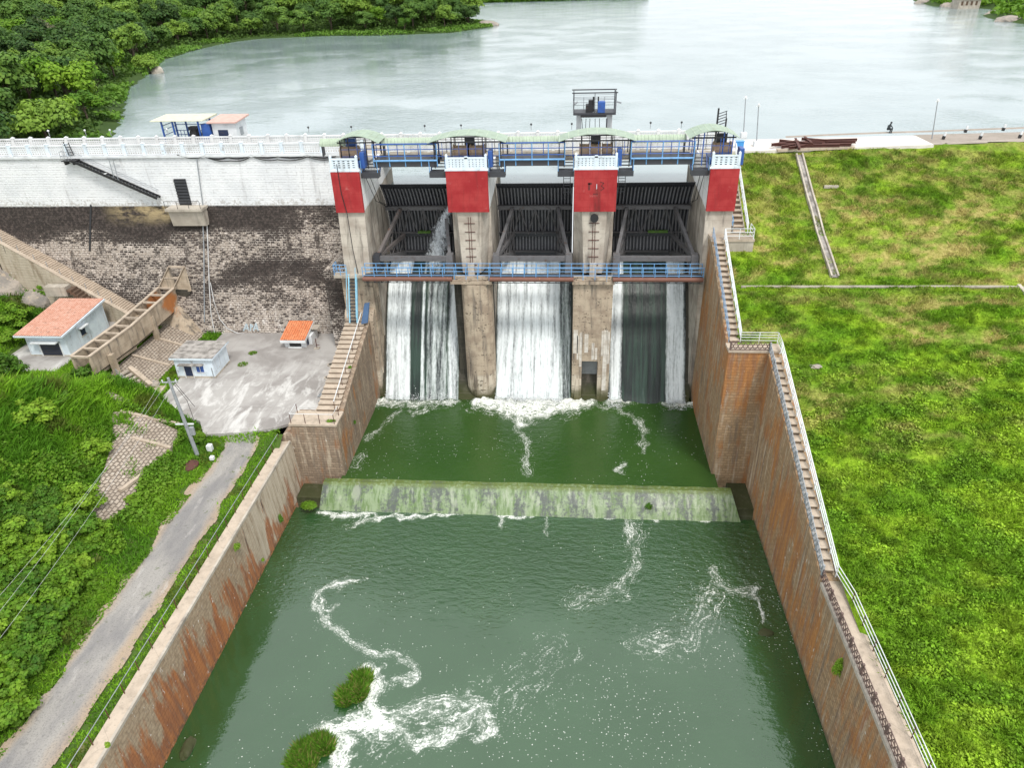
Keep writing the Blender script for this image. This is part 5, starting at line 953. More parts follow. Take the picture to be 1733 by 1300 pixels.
# flume
fl = thing('flume', 'raised open concrete flume with cross struts coming down from the dam', 'flume', (-49, 70, 9))
rr = [np.array(ax(150, 605, -49.4)), np.array(ax(222, 552, -49.05)), np.array(ax(295, 487, -48.5)), np.array(ay(312, 452, 78.3))]
for k in (0,): rr[k][2] = rr[k][2]
D = [2.0, 2.2, 2.5, 3.0]; W = 2.0; off = np.array([-W, .15, 0])
for side, nm in ((0, 'side_wall'), (1, 'side_wall')):
    b = MB(); rows = []
    for p, d in zip(rr, D):
        q = p+off*side; rows.append([q+np.array([-.12, 0, 0]), q+np.array([.12, 0, 0]), q+np.array([.12, 0, -d]), q+np.array([-.12, 0, -d]), q+np.array([-.12, 0, 0])])
    b.sheet(rows); b.add(rows[0][:4], [(0, 1, 2, 3)]); b.add(rows[-1][:4], [(0, 1, 2, 3)]); b.build(nm, MFLUME, fl)
    b = MB(); [b.beam(p+off*side+np.array([0, 0, .06]), q+off*side+np.array([0, 0, .06]), .34, .12) for p, q in zip(rr[:-1], rr[1:])]; b.build('rim', MSTEP, fl)
b = MB(); rows = [[p+np.array([0, 0, -d+.02]), p+off+np.array([0, 0, -d+.02])] for p, d in zip(rr, D)]; b.sheet(rows); b.sheet([[p-np.array([0, 0, .2]) for p in r] for r in rows]); b.build('floor', MWET, fl)
seg = np.linspace(0, 1, 12)
def pol(P, t):
    L = np.cumsum([0]+[np.linalg.norm(b_-a_) for a_, b_ in zip(P[:-1], P[1:])]); s = t*L[-1]; k = min(np.searchsorted(L, s, 'right')-1, len(P)-2); return P[k]+(P[k+1]-P[k])*(s-L[k])/(L[k+1]-L[k])
for tt in seg: p = pol(rr, tt); MB().beam(p, p+off, .22, .2).build('strut', MSTEP, fl)
for (px, py, zc) in ((199, 630, 9.0), (265, 564, 9.2)):
    c = ax(px, py, -48.75); MB().beam((c[0], c[1], 7.6), (c[0]-.1, c[1], c[2]+2.2), .5, .6).build('column', MFLUME, fl); MB().beam((c[0]-1.9, c[1]+.2, 7.6), (c[0]-1.9, c[1]+.2, c[2]+2.2), .5, .6).build('column', MFLUME, fl)
for p, q in ((rr[0], rr[1]), (rr[1], rr[2])): MB().beam(p+np.array([-.3, 0, -2.3]), q+np.array([-.3, 0, -2.6]), .3, .5).build('floor_beam', MFLUME, fl)
MB().hull8([(-50.5, 75.6, 7.2), (-45.6, 75.2, 7.2), (-45.6, 78.3, 7.2), (-50.5, 78.3, 7.2)], [(-50, 77.4, 10.6), (-48.2, 77.4, 10.4), (-48.0, 79.2, 10.4), (-50, 79.2, 10.6)]).build('abutment', MFLUME, fl)
# stone pitching panels
def panel(lab, corners, th, nm='stone_pitching'):
    t = MB().hull8([(c[0], c[1], c[2]-th) for c in corners], corners).build(nm, MPITCH); return props(t, lab, 'stone paving', 'stone pitched slopes on the left bank')
panel('stone pitched slope between the flume and the yard', [(-45.0, 62.2, 7.35), (-45.1, 76.6, 7.35), (-49.6, 77.2, 8.75), (-49.8, 63.4, 8.6)], .5)
for k, (a, c) in enumerate((((-45.2, 68.2, 7.45), (-49.4, 68.2, 8.75)), ((-45.2, 72.8, 7.45), (-49.4, 72.8, 8.8)))): props(MB().beam(a, c, .3, .12).build('concrete_rib', MSTEP), ['lower concrete strip across the pitched slope below the flume', 'upper concrete strip across the pitched slope below the flume'][k], 'concrete strip', 'concrete strips on the pitched slope')
def lp(px, py, z): return tuple(az(px, py, z))
def onleft(px, py):
    lo, hi = 4.0, 30.0
    for _ in range(40):
        m = (lo+hi)/2; p = az(px, py, m)
        if zleft(np.array([p[0]]), np.array([p[1]]))[0] > m: lo = m
        else: hi = m
    return az(px, py, m)
P2 = [onleft(*p) for p in [(306, 732), (292, 765), (243, 800), (222, 860), (170, 893), (150, 862), (176, 800), (192, 745), (190, 700), (225, 697)]]
b = MB(); m = len(P2); b.add([(p[0], p[1], p[2]+.14) for p in P2]+[(p[0], p[1], p[2]-.6) for p in P2], [tuple(range(m))]+[(k, (k+1) % m, m+(k+1) % m, m+k) for k in range(m)]); props(b.build('stone_pitching', MPITCH), 'stone pitched slope above the road beside the bushes', 'stone paving', 'stone pitched slopes on the left bank')
for (p, q, lab) in (((205, 700), (304, 722), 'concrete kerb along the top of the lower pitched slope'), ((225, 745), (290, 762), 'concrete kerb across the middle of the lower pitched slope'), ((205, 835), (245, 805), 'concrete kerb at the bottom of the lower pitched slope')):
    a, c = onleft(*p), onleft(*q); props(MB().beam(a+np.array([0, 0, .25]), c+np.array([0, 0, .25]), .35, .25).build('kerb', MSTEP), lab, 'kerb', 'kerbs on the pitched slope')
panel('small stone pitched corner below the yard steps', [tuple(onleft(*p)+np.array([0, 0, .12])) for p in ((178, 660), (222, 680), (205, 692), (182, 672))], .5)
a, c = az(199, 637, 8.55), az(235, 667, 7.45); t = thing('yard_steps', 'short concrete steps with pipe rail below the flume', 'steps', c); off2 = az(258, 654, 7.45)-az(235, 667, 7.45)
for k in range(7): p = a+(c-a)*k/6-np.array([0, 0, .05*k]); MB().beam(p, p+off2*.8, .36, .2).build('step', MCON, t)
b = MB(); [b.tube([a+np.array([0, 0, h]), c+np.array([0, 0, h])], .035, 5) for h in (.5, .9)]; [b.tube([a+(c-a)*u, a+(c-a)*u+np.array([0, 0, .9])], .035, 5) for u in (0, .5, 1)]; b.build('handrail', MGREY, t)
MB().beam(a+off2*.95+np.array([0, 0, .2]), c+off2*.95+np.array([0, 0, .2]), .5, .4).build('side_wall', MSTEP, t)
pl = [az(*p, 7.42) for p in ((228, 673), (250, 655), (282, 652), (262, 676))]; props(MB().hull8([(p[0], p[1], 6.6) for p in pl], pl).build('landing_slab', MSTEP), 'tilted concrete slab at the foot of the yard steps', 'slab')
def rock(lab, c, r, seed, sc=(1, 1, .7), m=None, group=None):
    bm = bmesh.new(); bmesh.ops.create_icosphere(bm, subdivisions=3, radius=1); rg = np.random.default_rng(seed); o = rg.uniform(0, 50, 2)
    for v in bm.verts:
        p = v.co; d = fbm(np.array([p.x*1.3+o[0]+p.z]), np.array([p.y*1.3+o[1]-p.z*.7]), 4)[0]; v.co = p*(.62+.75*d); v.co = Vector((v.co.x*sc[0]*r, v.co.y*sc[1]*r, v.co.z*sc[2]*r))
    me = bpy.data.meshes.new('boulder'); bm.to_mesh(me); bm.free(); me.materials.append(m or MROCK); ob = link('boulder', me, None); ob.location = [float(v) for v in c]; return props(ob, lab, 'rock', group)
c = az(262, 652, 7.4); rock('rounded brown boulder on the slab beside the yard steps', c+np.array([0, 0, .1]), .5, 5)
for k, (px, py, z, r, sc) in enumerate(((28, 490, 11.5, 5.2, (1.0, 1.5, .75)), (58, 515, 10.5, 3.0, (1, 1.1, .8)), (5, 455, 14, 4.5, (1, 1.3, .7)))): rock(['large bare grey rock outcrop left of the red roofed house', 'smaller bare rock nearest the red roofed house', 'upper bare rock at the left edge below the stone stair'][k], az(px, py, z), r, 20+k, sc, None, 'bare rocks above the house')
# long stair along the dam foot
t = thing('stone_stair', 'long concrete stair descending along the left dam foot', 'stair', (-60, 77, 14)); A, B = on_face(-30, 372, .0), on_face(238, 522, 0); n = 70
A = np.array(A); B = np.array(B); dv = np.array([0, -2.2, 0])
sm = MB().box(-.02, .30, -2.3, 0.0, -.4, 0).mesh('stair_step', MSTEP)
for k in range(n):
    f_ = (k+.5)/n; p = A+(B-A)*f_; o = link('step', sm, None, t); o.matrix_parent_inverse.identity(); o.location = Vector((float(p[0]), float(p[1])+.3, float(p[2])))-wloc(t)
q0, q1 = A+np.array([0, -2.1, .12]), B+np.array([0, -2.1, .12]); MB().hull8([(q0[0], q0[1]-.45, 6), (q1[0], q1[1]-.45, 6), (q1[0], q1[1], 6), (q0[0], q0[1], 6)], [(q0[0], q0[1]-.45, q0[2]), (q1[0], q1[1]-.45, q1[2]), tuple(q1), tuple(q0)]).build('retaining_wall', MWL, t); MB().beam(q0+np.array([0, -.22, .06]), q1+np.array([0, -.22, .06]), .5, .12).build('coping', MSTEP, t)
b = MB(); [b.tube([q0+(q1-q0)*u, q0+(q1-q0)*u+np.array([0, 0, .8])], .04, 5) for u in (.1, .2, .3, .4, .48, .56, .64, .72, .8, .88)]; b.build('stub_post', MGREY, t)
t = thing('side_steps', 'broken short concrete steps behind the red roofed house', 'steps', (-60, 75.6, 12))
for k in range(6): p = ay(118+k*6, 488+k*4.0, 75.6); MB().box(p[0]-.1, p[0]+.5, 75.0, 76.3, p[2]-.3, p[2]).build('step', MWOOD, t)
p = ay(98, 480, 75.8); MB().box(p[0]-1.6, p[0]+1.2, 75.2, 76.2, p[2]-1.4, p[2]-.2).build('plinth', MCON, t)
# utility pole and wires
pb = np.array(onleft(335, 772)); pt = pb+np.array([-.55, 0.0, 8.6]); t = thing('utility_pole', 'leaning grey concrete utility pole beside the road', 'pole', pb)
MB().tube([pb-np.array([0, 0, .3]), pt], [.2, .12], 8).build('pole', MGREY, t); MB().beam(pt+np.array([-.7, 0, -.5]), pt+np.array([.7, .2, -.5]), .1).build('crossarm', MGREY, t)
b = MB(); [b.tube([pt+np.array([d, .1*d, -.45]), pt+np.array([d, .1*d, -.2])], .06, 6) for d in (-.6, 0, .6)]; b.build('insulator', MWHITE, t); m_ = pb+(pt-pb)*.42; MB().beam(m_+np.array([-1.0, 0, 0]), m_+np.array([.7, .1, 0]), .1, .12).build('lower_arm', MWHITE, t); b = MB(); b.box(m_[0]+.2, m_[0]+.6, m_[1]-.1, m_[1]+.2, m_[2]-1.2, m_[2]-.3); b.build('switch_box', MGREY, t, bevel=.04)
b = MB(); b.tube([pt+np.array([.3, 0, -.5]), pt+np.array([1.0, .2, -2.5]), pt+np.array([1.1, .2, -4.5])], .025, 4); b.tube([pt+np.array([.5, 0, -.5]), pt+np.array([1.5, .3, -3.2])], .025, 4); b.build('loose_wire', MCABLE, t)
props(MB().box(pb[0]+.5, pb[0]+1.0, pb[1]+.8, pb[1]+1.3, pb[2]-.1, pb[2]+.6).build('marker_stone', MWHITE, bevel=.05), 'small white marker stone beside the utility pole foot', 'stone'); props(MB().box(pb[0]+1.4, pb[0]+1.8, pb[1]-.6, pb[1]-.2, pb[2]-.1, pb[2]+.3).build('marker_stone', MWHITE, bevel=.05), 'small white block at the road edge by the pole', 'stone')
for k, (px, py, d) in enumerate(((-60, 1110, -.6), (-60, 1075, 0), (-30, 1120, .6))):
    e = az(px, py, 15.5-.6*k); props(MB().tube(sag(pt+np.array([d, .1*d, -.2]), e, .6, 14), .009, 4).build('power_line', MWPIPE), ['left power line from the utility pole over the bushes', 'middle power line from the utility pole over the bushes', 'right power line from the utility pole over the bushes'][k], 'wire', 'power lines over the left bank')
# ------------------------------------------------------------------ right crest furniture
def zc(x): return 27.42 if x < 41.3 else 27.25
for k, (b_, t_, lab) in enumerate([((1258, 232), (1262, 165), 'grey lamp pole on white footing at the lake edge of the crest'), ((1280, 247), (1284, 178), 'grey lamp pole behind the blue box'), ((1577, 235), (1587, 170), 'leaning grey lamp pole at the end of the white crest road')]):
    p = az(*b_, 27.42); q = ay(*t_, p[1]); t = thing('lamp_pole', lab, 'lamp', p, 'lamp poles on the crest road'); MB().tube([p, q], [.07, .05], 7).build('pole', MGREY, t); b = MB(); b.sphere((q[0], q[1], q[2]+.05), .16, 8); b.box(q[0]-.25, q[0]+.25, q[1]-.08, q[1]+.08, q[2]-.12, q[2]-.05); b.build('lamp_head', MWHITE, t); 
    if k < 2: MB().box(p[0]-.35, p[0]+.35, p[1]-.35, p[1]+.35, 27.3, 28.0).build('footing', MWHITE, t, bevel=.04)
t = thing('blue_box', 'small bright blue box on the crest road near the right canopy', 'box', az(1252, 249, 27.42)); p = az(1252, 250, 27.42); MB().box(p[0]-.42, p[0]+.42, p[1], p[1]+.6, 27.42, 28.1).build('cabinet', paint('cyan_blue_paint', (.05, .30, .68), .5, .1), t, bevel=.03); MB().box(p[0]-.48, p[0]+.48, p[1]-.05, p[1]+.65, 28.1, 28.16).build('lid', MSKY, t)
for k, (px, py) in enumerate([(1633, 224), (1697, 221), (1596, 235), (1658, 235), (1725, 233)]):
    p = az(px, py, 27.3); t = thing('kerb_stone', ['first black and white stone on the lake side of the path', 'second black and white stone on the lake side of the path', 'black and white stone nearest the leaning lamp pole, grass side', 'middle black and white stone on the grass side', 'black and white stone at the right edge, grass side'][k], 'guard stone', p, 'guard stones along the crest path'); lean = np.array([.12, 0, 0]); MB().beam(p, p+np.array([.05, 0, .35]), .26).build('stone_base', MBLACK, t); MB().beam(p+np.array([.05, 0, .35]), p+np.array([.12, 0, .75]), .2).build('stone_top', MWHITE, t)
props(MB().sheet([[tuple(az(px, py, 27.45)) for px, py in ((1330, 233), (1400, 229.5), (1500, 225.5), (1570, 223.5), (1650, 220.5), (1733, 217.5), (1800, 215))], [tuple(np.array(az(px, py, 27.45))+np.array([0, .3, .14])) for px, py in ((1330, 233), (1400, 229.5), (1500, 225.5), (1570, 223.5), (1650, 220.5), (1733, 217.5), (1800, 215))]]).build('crest_kerb', MDIRT), 'low dark kerb along the lake edge of the crest road', 'kerb')
props(MB().beam(az(1575, 243, 27.2), az(1760, 236, 27.2), .2, .12).build('edge_strip', MCON), 'thin pale edge strip between crest grass and slope', 'kerb')
# scrap steel pile
rg = np.random.default_rng(3); sl = ['long rusty beam on top of the scrap pile, right end', 'long rusty beam lowest in the scrap pile', 'rusty beam at the left end of the scrap pile']
def sp_(px, py, z): return np.array(az(px, py, z))
beams = [((1310, 249), (1395, 247), .35), ((1330, 247), (1447, 245), .6), ((1365, 246), (1449, 243), .85), ((1345, 250), (1420, 249), .25), ((1305, 250), (1350, 244), .5), ((1318, 244), (1375, 250), .7), ((1322, 252), (1362, 246), .3), ((1355, 243), (1400, 246), 1.0), ((1345, 241), (1352, 257), .6), ((1360, 240), (1372, 250), .9), ((1335, 253), (1360, 250), .2), ((1390, 248), (1440, 248), .3)]
bl = ['lowest long rusty beam at the pile left', 'long rusty beam running to the pile right end', 'topmost long rusty beam at the pile right', 'short rusty beam lying flat in the pile front', 'rusty beam slanting up at the pile left', 'rusty beam crossing the pile centre', 'short rusty beam leaning at the front left', 'rusty beam lying on top of the pile centre', 'upright rusty beam tipping down the slope', 'second rusty beam tipping across the pile top', 'small rusty beam at the pile foot', 'rusty beam flat at the pile right foot']
for k, (a, c, h) in enumerate(beams):
    A = sp_(*a, 27.5); B = sp_(*c, 27.5); A[2] += h*.42; B[2] += h*.38; s = MB(); w = .26; d = (B-A)/np.linalg.norm(B-A); s.beam(A, B, w, .06); s.beam(A+np.array([0, 0, .24]), B+np.array([0, 0, .24]), w, .06); s.beam(A+np.array([0, 0, .12]), B+np.array([0, 0, .12]), .06, .2); props(s.build('steel_beam', MRUSTY), bl[k], 'steel beam', 'rusty steel beams in the scrap pile')
props(MB().beam(sp_(1315, 254, 27.4), sp_(1445, 249, 27.4), .5, .25).build('timber_sleeper', MSTEP), 'pale timber bearer under the rusty scrap pile', 'timber')
# drain down the slope
def onright(px, py):
    lo, hi = 4.0, 29.0
    for _ in range(40):
        m = (lo+hi)/2; p = az(px, py, m)
        if zright(np.array([p[0]]), np.array([p[1]]))[0] > m: lo = m
        else: hi = m
    return az(px, py, m)
t = thing('slope_drain', 'narrow concrete drain running down the grass slope from the scrap pile', 'drain', onright(1385, 380)); P = [onright(*p) for p in ((1352, 264), (1360, 295), (1369, 330), (1378, 360), (1388, 400), (1400, 435), (1412, 471))]
for dx, nm in ((-.32, 'side_kerb'), (.32, 'side_kerb')):
    b = MB(); [b.beam(p+np.array([dx, 0, .16]), q+np.array([dx, 0, .16]), .16, .45) for p, q in zip(P[:-1], P[1:])]; b.build(nm, MCON, t)
b = MB(); [b.beam(p+np.array([0, 0, .1]), q+np.array([0, 0, .1]), .5, .12) for p, q in zip(P[:-1], P[1:])]; b.build('channel_bed', MROOFC, t)
t = thing('berm_drain', 'thin straight concrete drain edge across the grass slope', 'drain', onright(1450, 487)); P = [onright(x, 487.3) for x in (1254, 1300, 1350, 1420, 1500, 1570, 1640, 1700)]+[onright(1733, 489)]
b = MB(); [b.beam(p+np.array([0, 0, .13]), q+np.array([0, 0, .13]), .16, .2) for p, q in zip(P[:-1], P[1:])]; b.build('edge', MCON, t); MB().beam(onright(1722, 487)+np.array([0, 0, .2]), onright(1745, 515)+np.array([0, 0, .2]), .3, .4).build('branch', MCON, t)
for k, (px, py) in enumerate(((1403, 318), (1410, 322))): pass
p = onright(1405, 318); props(MB().beam(p+np.array([-.7, 0, .15]), p+np.array([.8, 0, .15]), .4, .25).build('concrete_block', MCON), 'pale concrete block lying in the grass right of the drain', 'block'); rock('flat pale stone in the grass below the berm drain', onright(1380, 621)+np.array([0, 0, .0]), .5, 9, (1, .7, .4))
# crouching person at the crest edge
pc = np.array(az(1502, 224.5, 27.45)); 
def person():
    J = [((0, 0, .38)), ((0, -.02, .62)), ((.05, -.05, .88)), ((.10, -.08, .98)), ((.14, -.12, 1.12)), ((.15, -.13, 1.24)), ((-.14, -.1, .42)), ((.12, -.42, .55)), ((.1, -.32, .08)), ((.14, -.48, .04)), ((.16, -.02, .42)), ((.34, -.32, .55)), ((.3, -.25, .08)), ((.34, -.42, .04)), ((-.12, -.05, .84)), ((-.1, -.28, .62)), ((.12, -.48, .6)), ((.24, -.03, .84)), ((.34, -.26, .62)), ((.3, -.5, .6))]
    E_ = [(0, 1), (1, 2), (2, 3), (3, 4), (4, 5), (0, 6), (6, 7), (7, 8), (8, 9), (0, 10), (10, 11), (11, 12), (12, 13), (2, 14), (14, 15), (15, 16), (2, 17), (17, 18), (18, 19)]
    Rr = [.17, .16, .15, .06, .11, .08, .11, .085, .06, .05, .11, .085, .06, .05, .07, .055, .04, .07, .055, .04]
    me = bpy.data.meshes.new('person_body'); me.from_pydata([Vector(j) for j in J], E_, []); t = thing('person', 'dark clothed person crouching at the lake edge of the crest', 'person', pc); o = bpy.data.objects.new('body', me); COL.objects.link(o); o.parent = t
    s = o.modifiers.new('skin', 'SKIN'); 
    for v, r in zip(me.skin_vertices[0].data, Rr): v.radius = (r, r)
    me.skin_vertices[0].data[0].use_root = True; o.modifiers.new('sub', 'SUBSURF').levels = 1; o.modifiers['sub'].render_levels = 1; me.materials.append(paint('dark_clothes', (.04, .05, .055), .9, .1))
    MB().sphere((pc[0]+.145, pc[1]-.10, pc[2]+1.2), .125, 8, (1, 1.05, 1)).build('hair', MBLACK, t)
person()
# hut, rocks on the far right shore
p = np.array(az(1640, 10, 24.6)); t = thing('shore_house', 'small house with pale yellow roof on the far right shore', 'house', p); MB().box(p[0]-5, p[0]+5, p[1], p[1]+8, 23.4, 28.4).build('wall', MCON, t); MB().hull8([(p[0]-6, p[1]-1, 28.4), (p[0]+6, p[1]-1, 28.4), (p[0]+6, p[1]+9, 28.4), (p[0]-6, p[1]+9, 28.4)], [(p[0]-5.5, p[1]-.8, 30), (p[0]+5.5, p[1]-.8, 30), (p[0]+4, p[1]+5, 31.5), (p[0]-4, p[1]+5, 31.5)]).build('roof', paint('cream_roof', (.70, .62, .42), .8, .2), t); b = MB(); [b.box(p[0]-4+k*2.2, p[0]-3+k*2.2, p[1]-.06, p[1], 25, 26.8) for k in range(4)]; b.build('window', MWOOD, t)
props(MB().tube([az(1612+k*6, 12.0-.3*k, 23.9) for k in range(9)], .45, 6).build('float_boom', MPIPE), 'orange float boom on the water by the far house', 'boom')
for k, (px, py, r) in enumerate(((1612, 10, 5), (1563, 4.5, 4), (1572, 3, 5), (1688, 24, 4.5), (1700, 20, 4), (1706, 35, 4), (1718, 34, 4), (1726, 30, 5), (1684, 10, 3.5))): rock(['long pale shore rock beside the far house', 'dark rock islet off the far right shore', 'second dark rock islet off the far right shore', 'pale rock at the tip of the right shore', 'pale slanting rock on the right shore bank', 'pale low rock at the right frame edge waterline', 'pale rounded rock right of the low one at the waterline', 'grey rock under the bushes at the right frame edge', 'upright pale rock above the right shore tip'][k], az(px, py, 23.7), r, 40+k, (1.2, 1, .45), None, 'shore rocks across the lake')
p = az(267, 122, 23.8); rock('single white rock at the foot of the left forest', p, 1.6, 60, (1, 1, 1), MCON); p = az(826, 42, 23.8); rock('dark low rock at the tip of the forest point', p, 4, 61, (1.3, 1, .5))
rock('half sunk dark boulder near the left channel wall', az(318, 1268, 0), .65, 71, (.7, 1.3, .6), MWET)
# ------------------------------------------------------------------ vegetation
def leafcloud(blobs, n, size, rng, flat=.0):
    """small leaf quads spread through a set of lumps (centre, radius xyz); returns V,F,tint"""
    w = np.array([b[1][0]*b[1][1] for b in blobs]); w = w/w.sum(); idx = rng.choice(len(blobs), n, p=w)
    C = np.array([b[0] for b in blobs])[idx]; Rr = np.array([b[1] for b in blobs])[idx]; lt = rng.random(len(blobs))[idx]
    d = rng.normal(size=(n, 3)); d /= np.linalg.norm(d, axis=1)[:, None]; d[:, 2] = np.where(d[:, 2] < -.35, -d[:, 2]*.7, d[:, 2])
    r = rng.random(n)**.45; P = C+d*Rr*r[:, None]
    nrm = d*1.15+rng.normal(size=(n, 3))*.42+np.array([0, 0, .45]); nrm /= np.linalg.norm(nrm, axis=1)[:, None]
    a = np.cross(nrm, rng.normal(size=(n, 3))); a /= np.linalg.norm(a, axis=1)[:, None]; b = np.cross(nrm, a)
    s = size*(.6+.8*rng.random(n))[:, None]; V = np.stack([P-a*s-b*s*.55, P+a*s*.2-b*s*.8, P+a*s+b*s*.35, P-a*s*.3+b*s*.8], 1).reshape(-1, 3)
    F = np.arange(4*n).reshape(n, 4); t = np.clip(lt*.45+rng.random(n)*.35+.2*r, 0, 1)
    return V, F, np.repeat(t, 4)
def crown_mesh(name, rng, h, rad, n, size, m, lumps=14, zc=.62, trunk=True):
    B = []
    for k in range(lumps):
        a = rng.uniform(0, 2*math.pi); q = rad*math.sqrt(rng.random())*.72; z = h*(zc+rng.uniform(-.30, .27)*(1-.5*q/rad)); r = rad*rng.uniform(.26, .46)
        B.append(((q*math.cos(a), q*math.sin(a), z), (r, r, r*rng.uniform(.6, .85))))
    V, F, t = leafcloud(B, n, size, rng); return npmesh(name, V, F, m, {'tint': t}), B
def tree_proto(rng, h, rad, n, size, m, lumps=14):
    cm, B = crown_mesh('tree_crown', rng, h, rad, n, size, m, lumps)
    b = MB(); b.tube([(0, 0, -.8), (.1, .05, h*.25), (.0, .15, h*.55)], [.035*h, .028*h, .012*h], 6)
    for k in range(5): c = B[k][0]; b.tube([(0.05, .05, h*.2+.05*h*k), (c[0]*.5, c[1]*.5, (h*.3+c[2])*.5), c], [.016*h, .011*h, .004*h], 4)
    return cm, b.mesh('tree_trunk', MBARK)
rng = np.random.default_rng(42)
MUNDER = mat_leaf('undergrowth_leaves', [(.018, .055, .014), (.035, .09, .02), (.06, .13, .025), (.10, .19, .03)], .5)
FT = [tree_proto(rng, 8.5, 4.6, 4200, .25, MLEAFD, 22), tree_proto(rng, 7.5, 4.2, 3800, .25, MLEAFD, 17), tree_proto(rng, 9.5, 4.4, 4200, .26, MLEAFD, 20), tree_proto(rng, 6.5, 4.4, 3600, .24, MLEAFD, 15), tree_proto(rng, 8.0, 4.8, 4400, .26, MLEAFD, 28)]
BT = [tree_proto(rng, 7.5, 4.2, 3800, .22, MLEAFB, 16), tree_proto(rng, 6.5, 3.8, 3600, .22, MLEAFB, 13)]
GT = tree_proto(rng, 7.5, 3.6, 1100, .16, MLEAFG, 12)
def put_tree(pr, x, y, z, s, rz, lab, cat, grp, nm='tree', sz=1.0, crown='crown', trunk='trunk'):
    t = thing(nm, lab, cat, (x, y, z), grp); t.rotation_euler.z = rz; t.scale = (s, s, s*sz)
    for k, me in ((crown, pr[0]), (trunk, pr[1])):
        if me is None: continue
        o = link(k, me, None); o.parent = t
    return t
def proj(p):
    v = np.array(p)-CC; w = v.dot(fw); return 866.5+FPX*v.dot(CR)/w, 650-FPX*v.dot(CU)/w
# named standout trees near the dam, by what they look like
spec = [((160, 105), 'B', 1.15, 'bright lime green tree on the forest slope, topmost of the bright ones'), ((165, 145), 'B', 1.0, 'bright lime green round tree in the forest middle, just inland of the shore'), ((55, 165), 'B', 1.3, 'broad yellow green tree low at the left of the forest'), ((10, 150), 'B', 1.1, 'yellow green tree cut by the left frame edge'), ((15, 55), 'B', .9, 'bright green tree high at the left frame edge'), ((150, 190), 'B', .9, 'bright green tree near the shore above the dam parapet'), ((105, 205), 'B', .8, 'light green tree just behind the dam parapet'), ((85, 75), 'G', 1.3, 'grey leafless looking tree among the green forest'), ((110, 85), 'G', 1.1, 'second grey bare tree beside the grey leafless one'), ((490, 25), 'B', 1.0, 'lighter green tree amid the far forest above the bay'), ((685, 38), 'B', .8, 'small bright green tree near the waterline at the forest point'), ((95, 120), 'D', 1.2, 'dull olive tree below the grey bare trees'), ((230, 95), 'D', 1.35, 'large rounded dark tree on the shore above the white rock'), ((255, 110), 'D', .9, 'dark tree directly beside the white shore rock')]
def onhill(px, py):
    lo, hi = 20.0, 44.0
    for _ in range(40):
        m = (lo+hi)/2; p = az(px, py, m)
        if zhill(np.array([[p[0]]]), np.array([[p[1]]]))[0, 0] > m: lo = m
        else: hi = m
    return az(px, py, m)
placed = []
for (px, py), kd, s, lab in spec:
    p = onhill(px, py+14); pr = BT[len(placed) % 2] if kd == 'B' else GT if kd == 'G' else FT[len(placed) % 5]
    put_tree(pr, p[0], p[1], p[2]-.3, s, rng.uniform(0, 6.28), lab, 'tree', 'standout trees of the left forest'); placed.append((p[0], p[1], 3.5*s))
cand = []
for _ in range(14000):
    y = rng.uniform(86, 430); x = rng.uniform(-330, -28); cand.append((x, y))
cand = np.array(cand); dS = seg_d(cand[:, 0], cand[:, 1], SHORE); ins = inside(cand[:, 0], cand[:, 1], LAND); zz = zhill(cand[:, 0], cand[:, 1]); n_t = 0; grp = {}
flab = ['dense forest tree on the near slope left of the lake', 'dense forest tree round the middle of the bay', 'dense forest tree on the far point across the bay']
order = np.argsort(cand[:, 1]+rng.uniform(0, 25, len(cand)))
for i in order:
    x, y = cand[i]; d = dS[i]
    if not ins[i] or d < (3.0 if y < 190 else 6.0)+4*rng.random() or d > 95: continue
    px, py = proj((x, y, zz[i]+7))
    if px < -60 or px > 850 or py < -45: continue
    s = .72+.5*rng.random()+min(.5, y/800); md = 3.9*s*(1.0+.0*y)+(0.6 if d > 40 else 0)
    if any((x-a)**2+(y-b)**2 < (.55*(md+c))**2*1.9 for a, b, c in placed): continue
    k = 0 if y < 175 else (1 if y < 290 else 2); pr = FT[rng.integers(5)] if rng.random() < .9 else BT[rng.integers(2)]
    put_tree(pr, x, y, zz[i]-.4, s, rng.uniform(0, 6.28), flab[k], 'tree', ['trees of the near forest slope', 'trees round the bay', 'trees of the far forest point'][k], sz=.85+.3*rng.random()); placed.append((x, y, md)); n_t += 1
    if n_t >= 282: break
print('forest trees', n_t)
# right shore bushes/trees
lab = 'dark green tree on the far right shore'
for k in range(26):
    px = rng.uniform(1565, 1740); py = rng.uniform(-12, 30); p = np.array(az(px, max(py, 3), 23.9))
    q = (p[0]+rng.uniform(8, 40), p[1]+rng.uniform(0, 50)); X, Y = np.array([[q[0]]]), np.array([[q[1]]])
    if not inside(X, Y, PLAND)[0, 0] or seg_d(X, Y, PEN)[0, 0] < 3: continue
    put_tree(FT[k % 5], q[0], q[1], zpen(X, Y)[0, 0]-.5, .7+.4*rng.random(), rng.uniform(0, 6), lab, 'tree', 'trees of the far right shore', sz=.75)
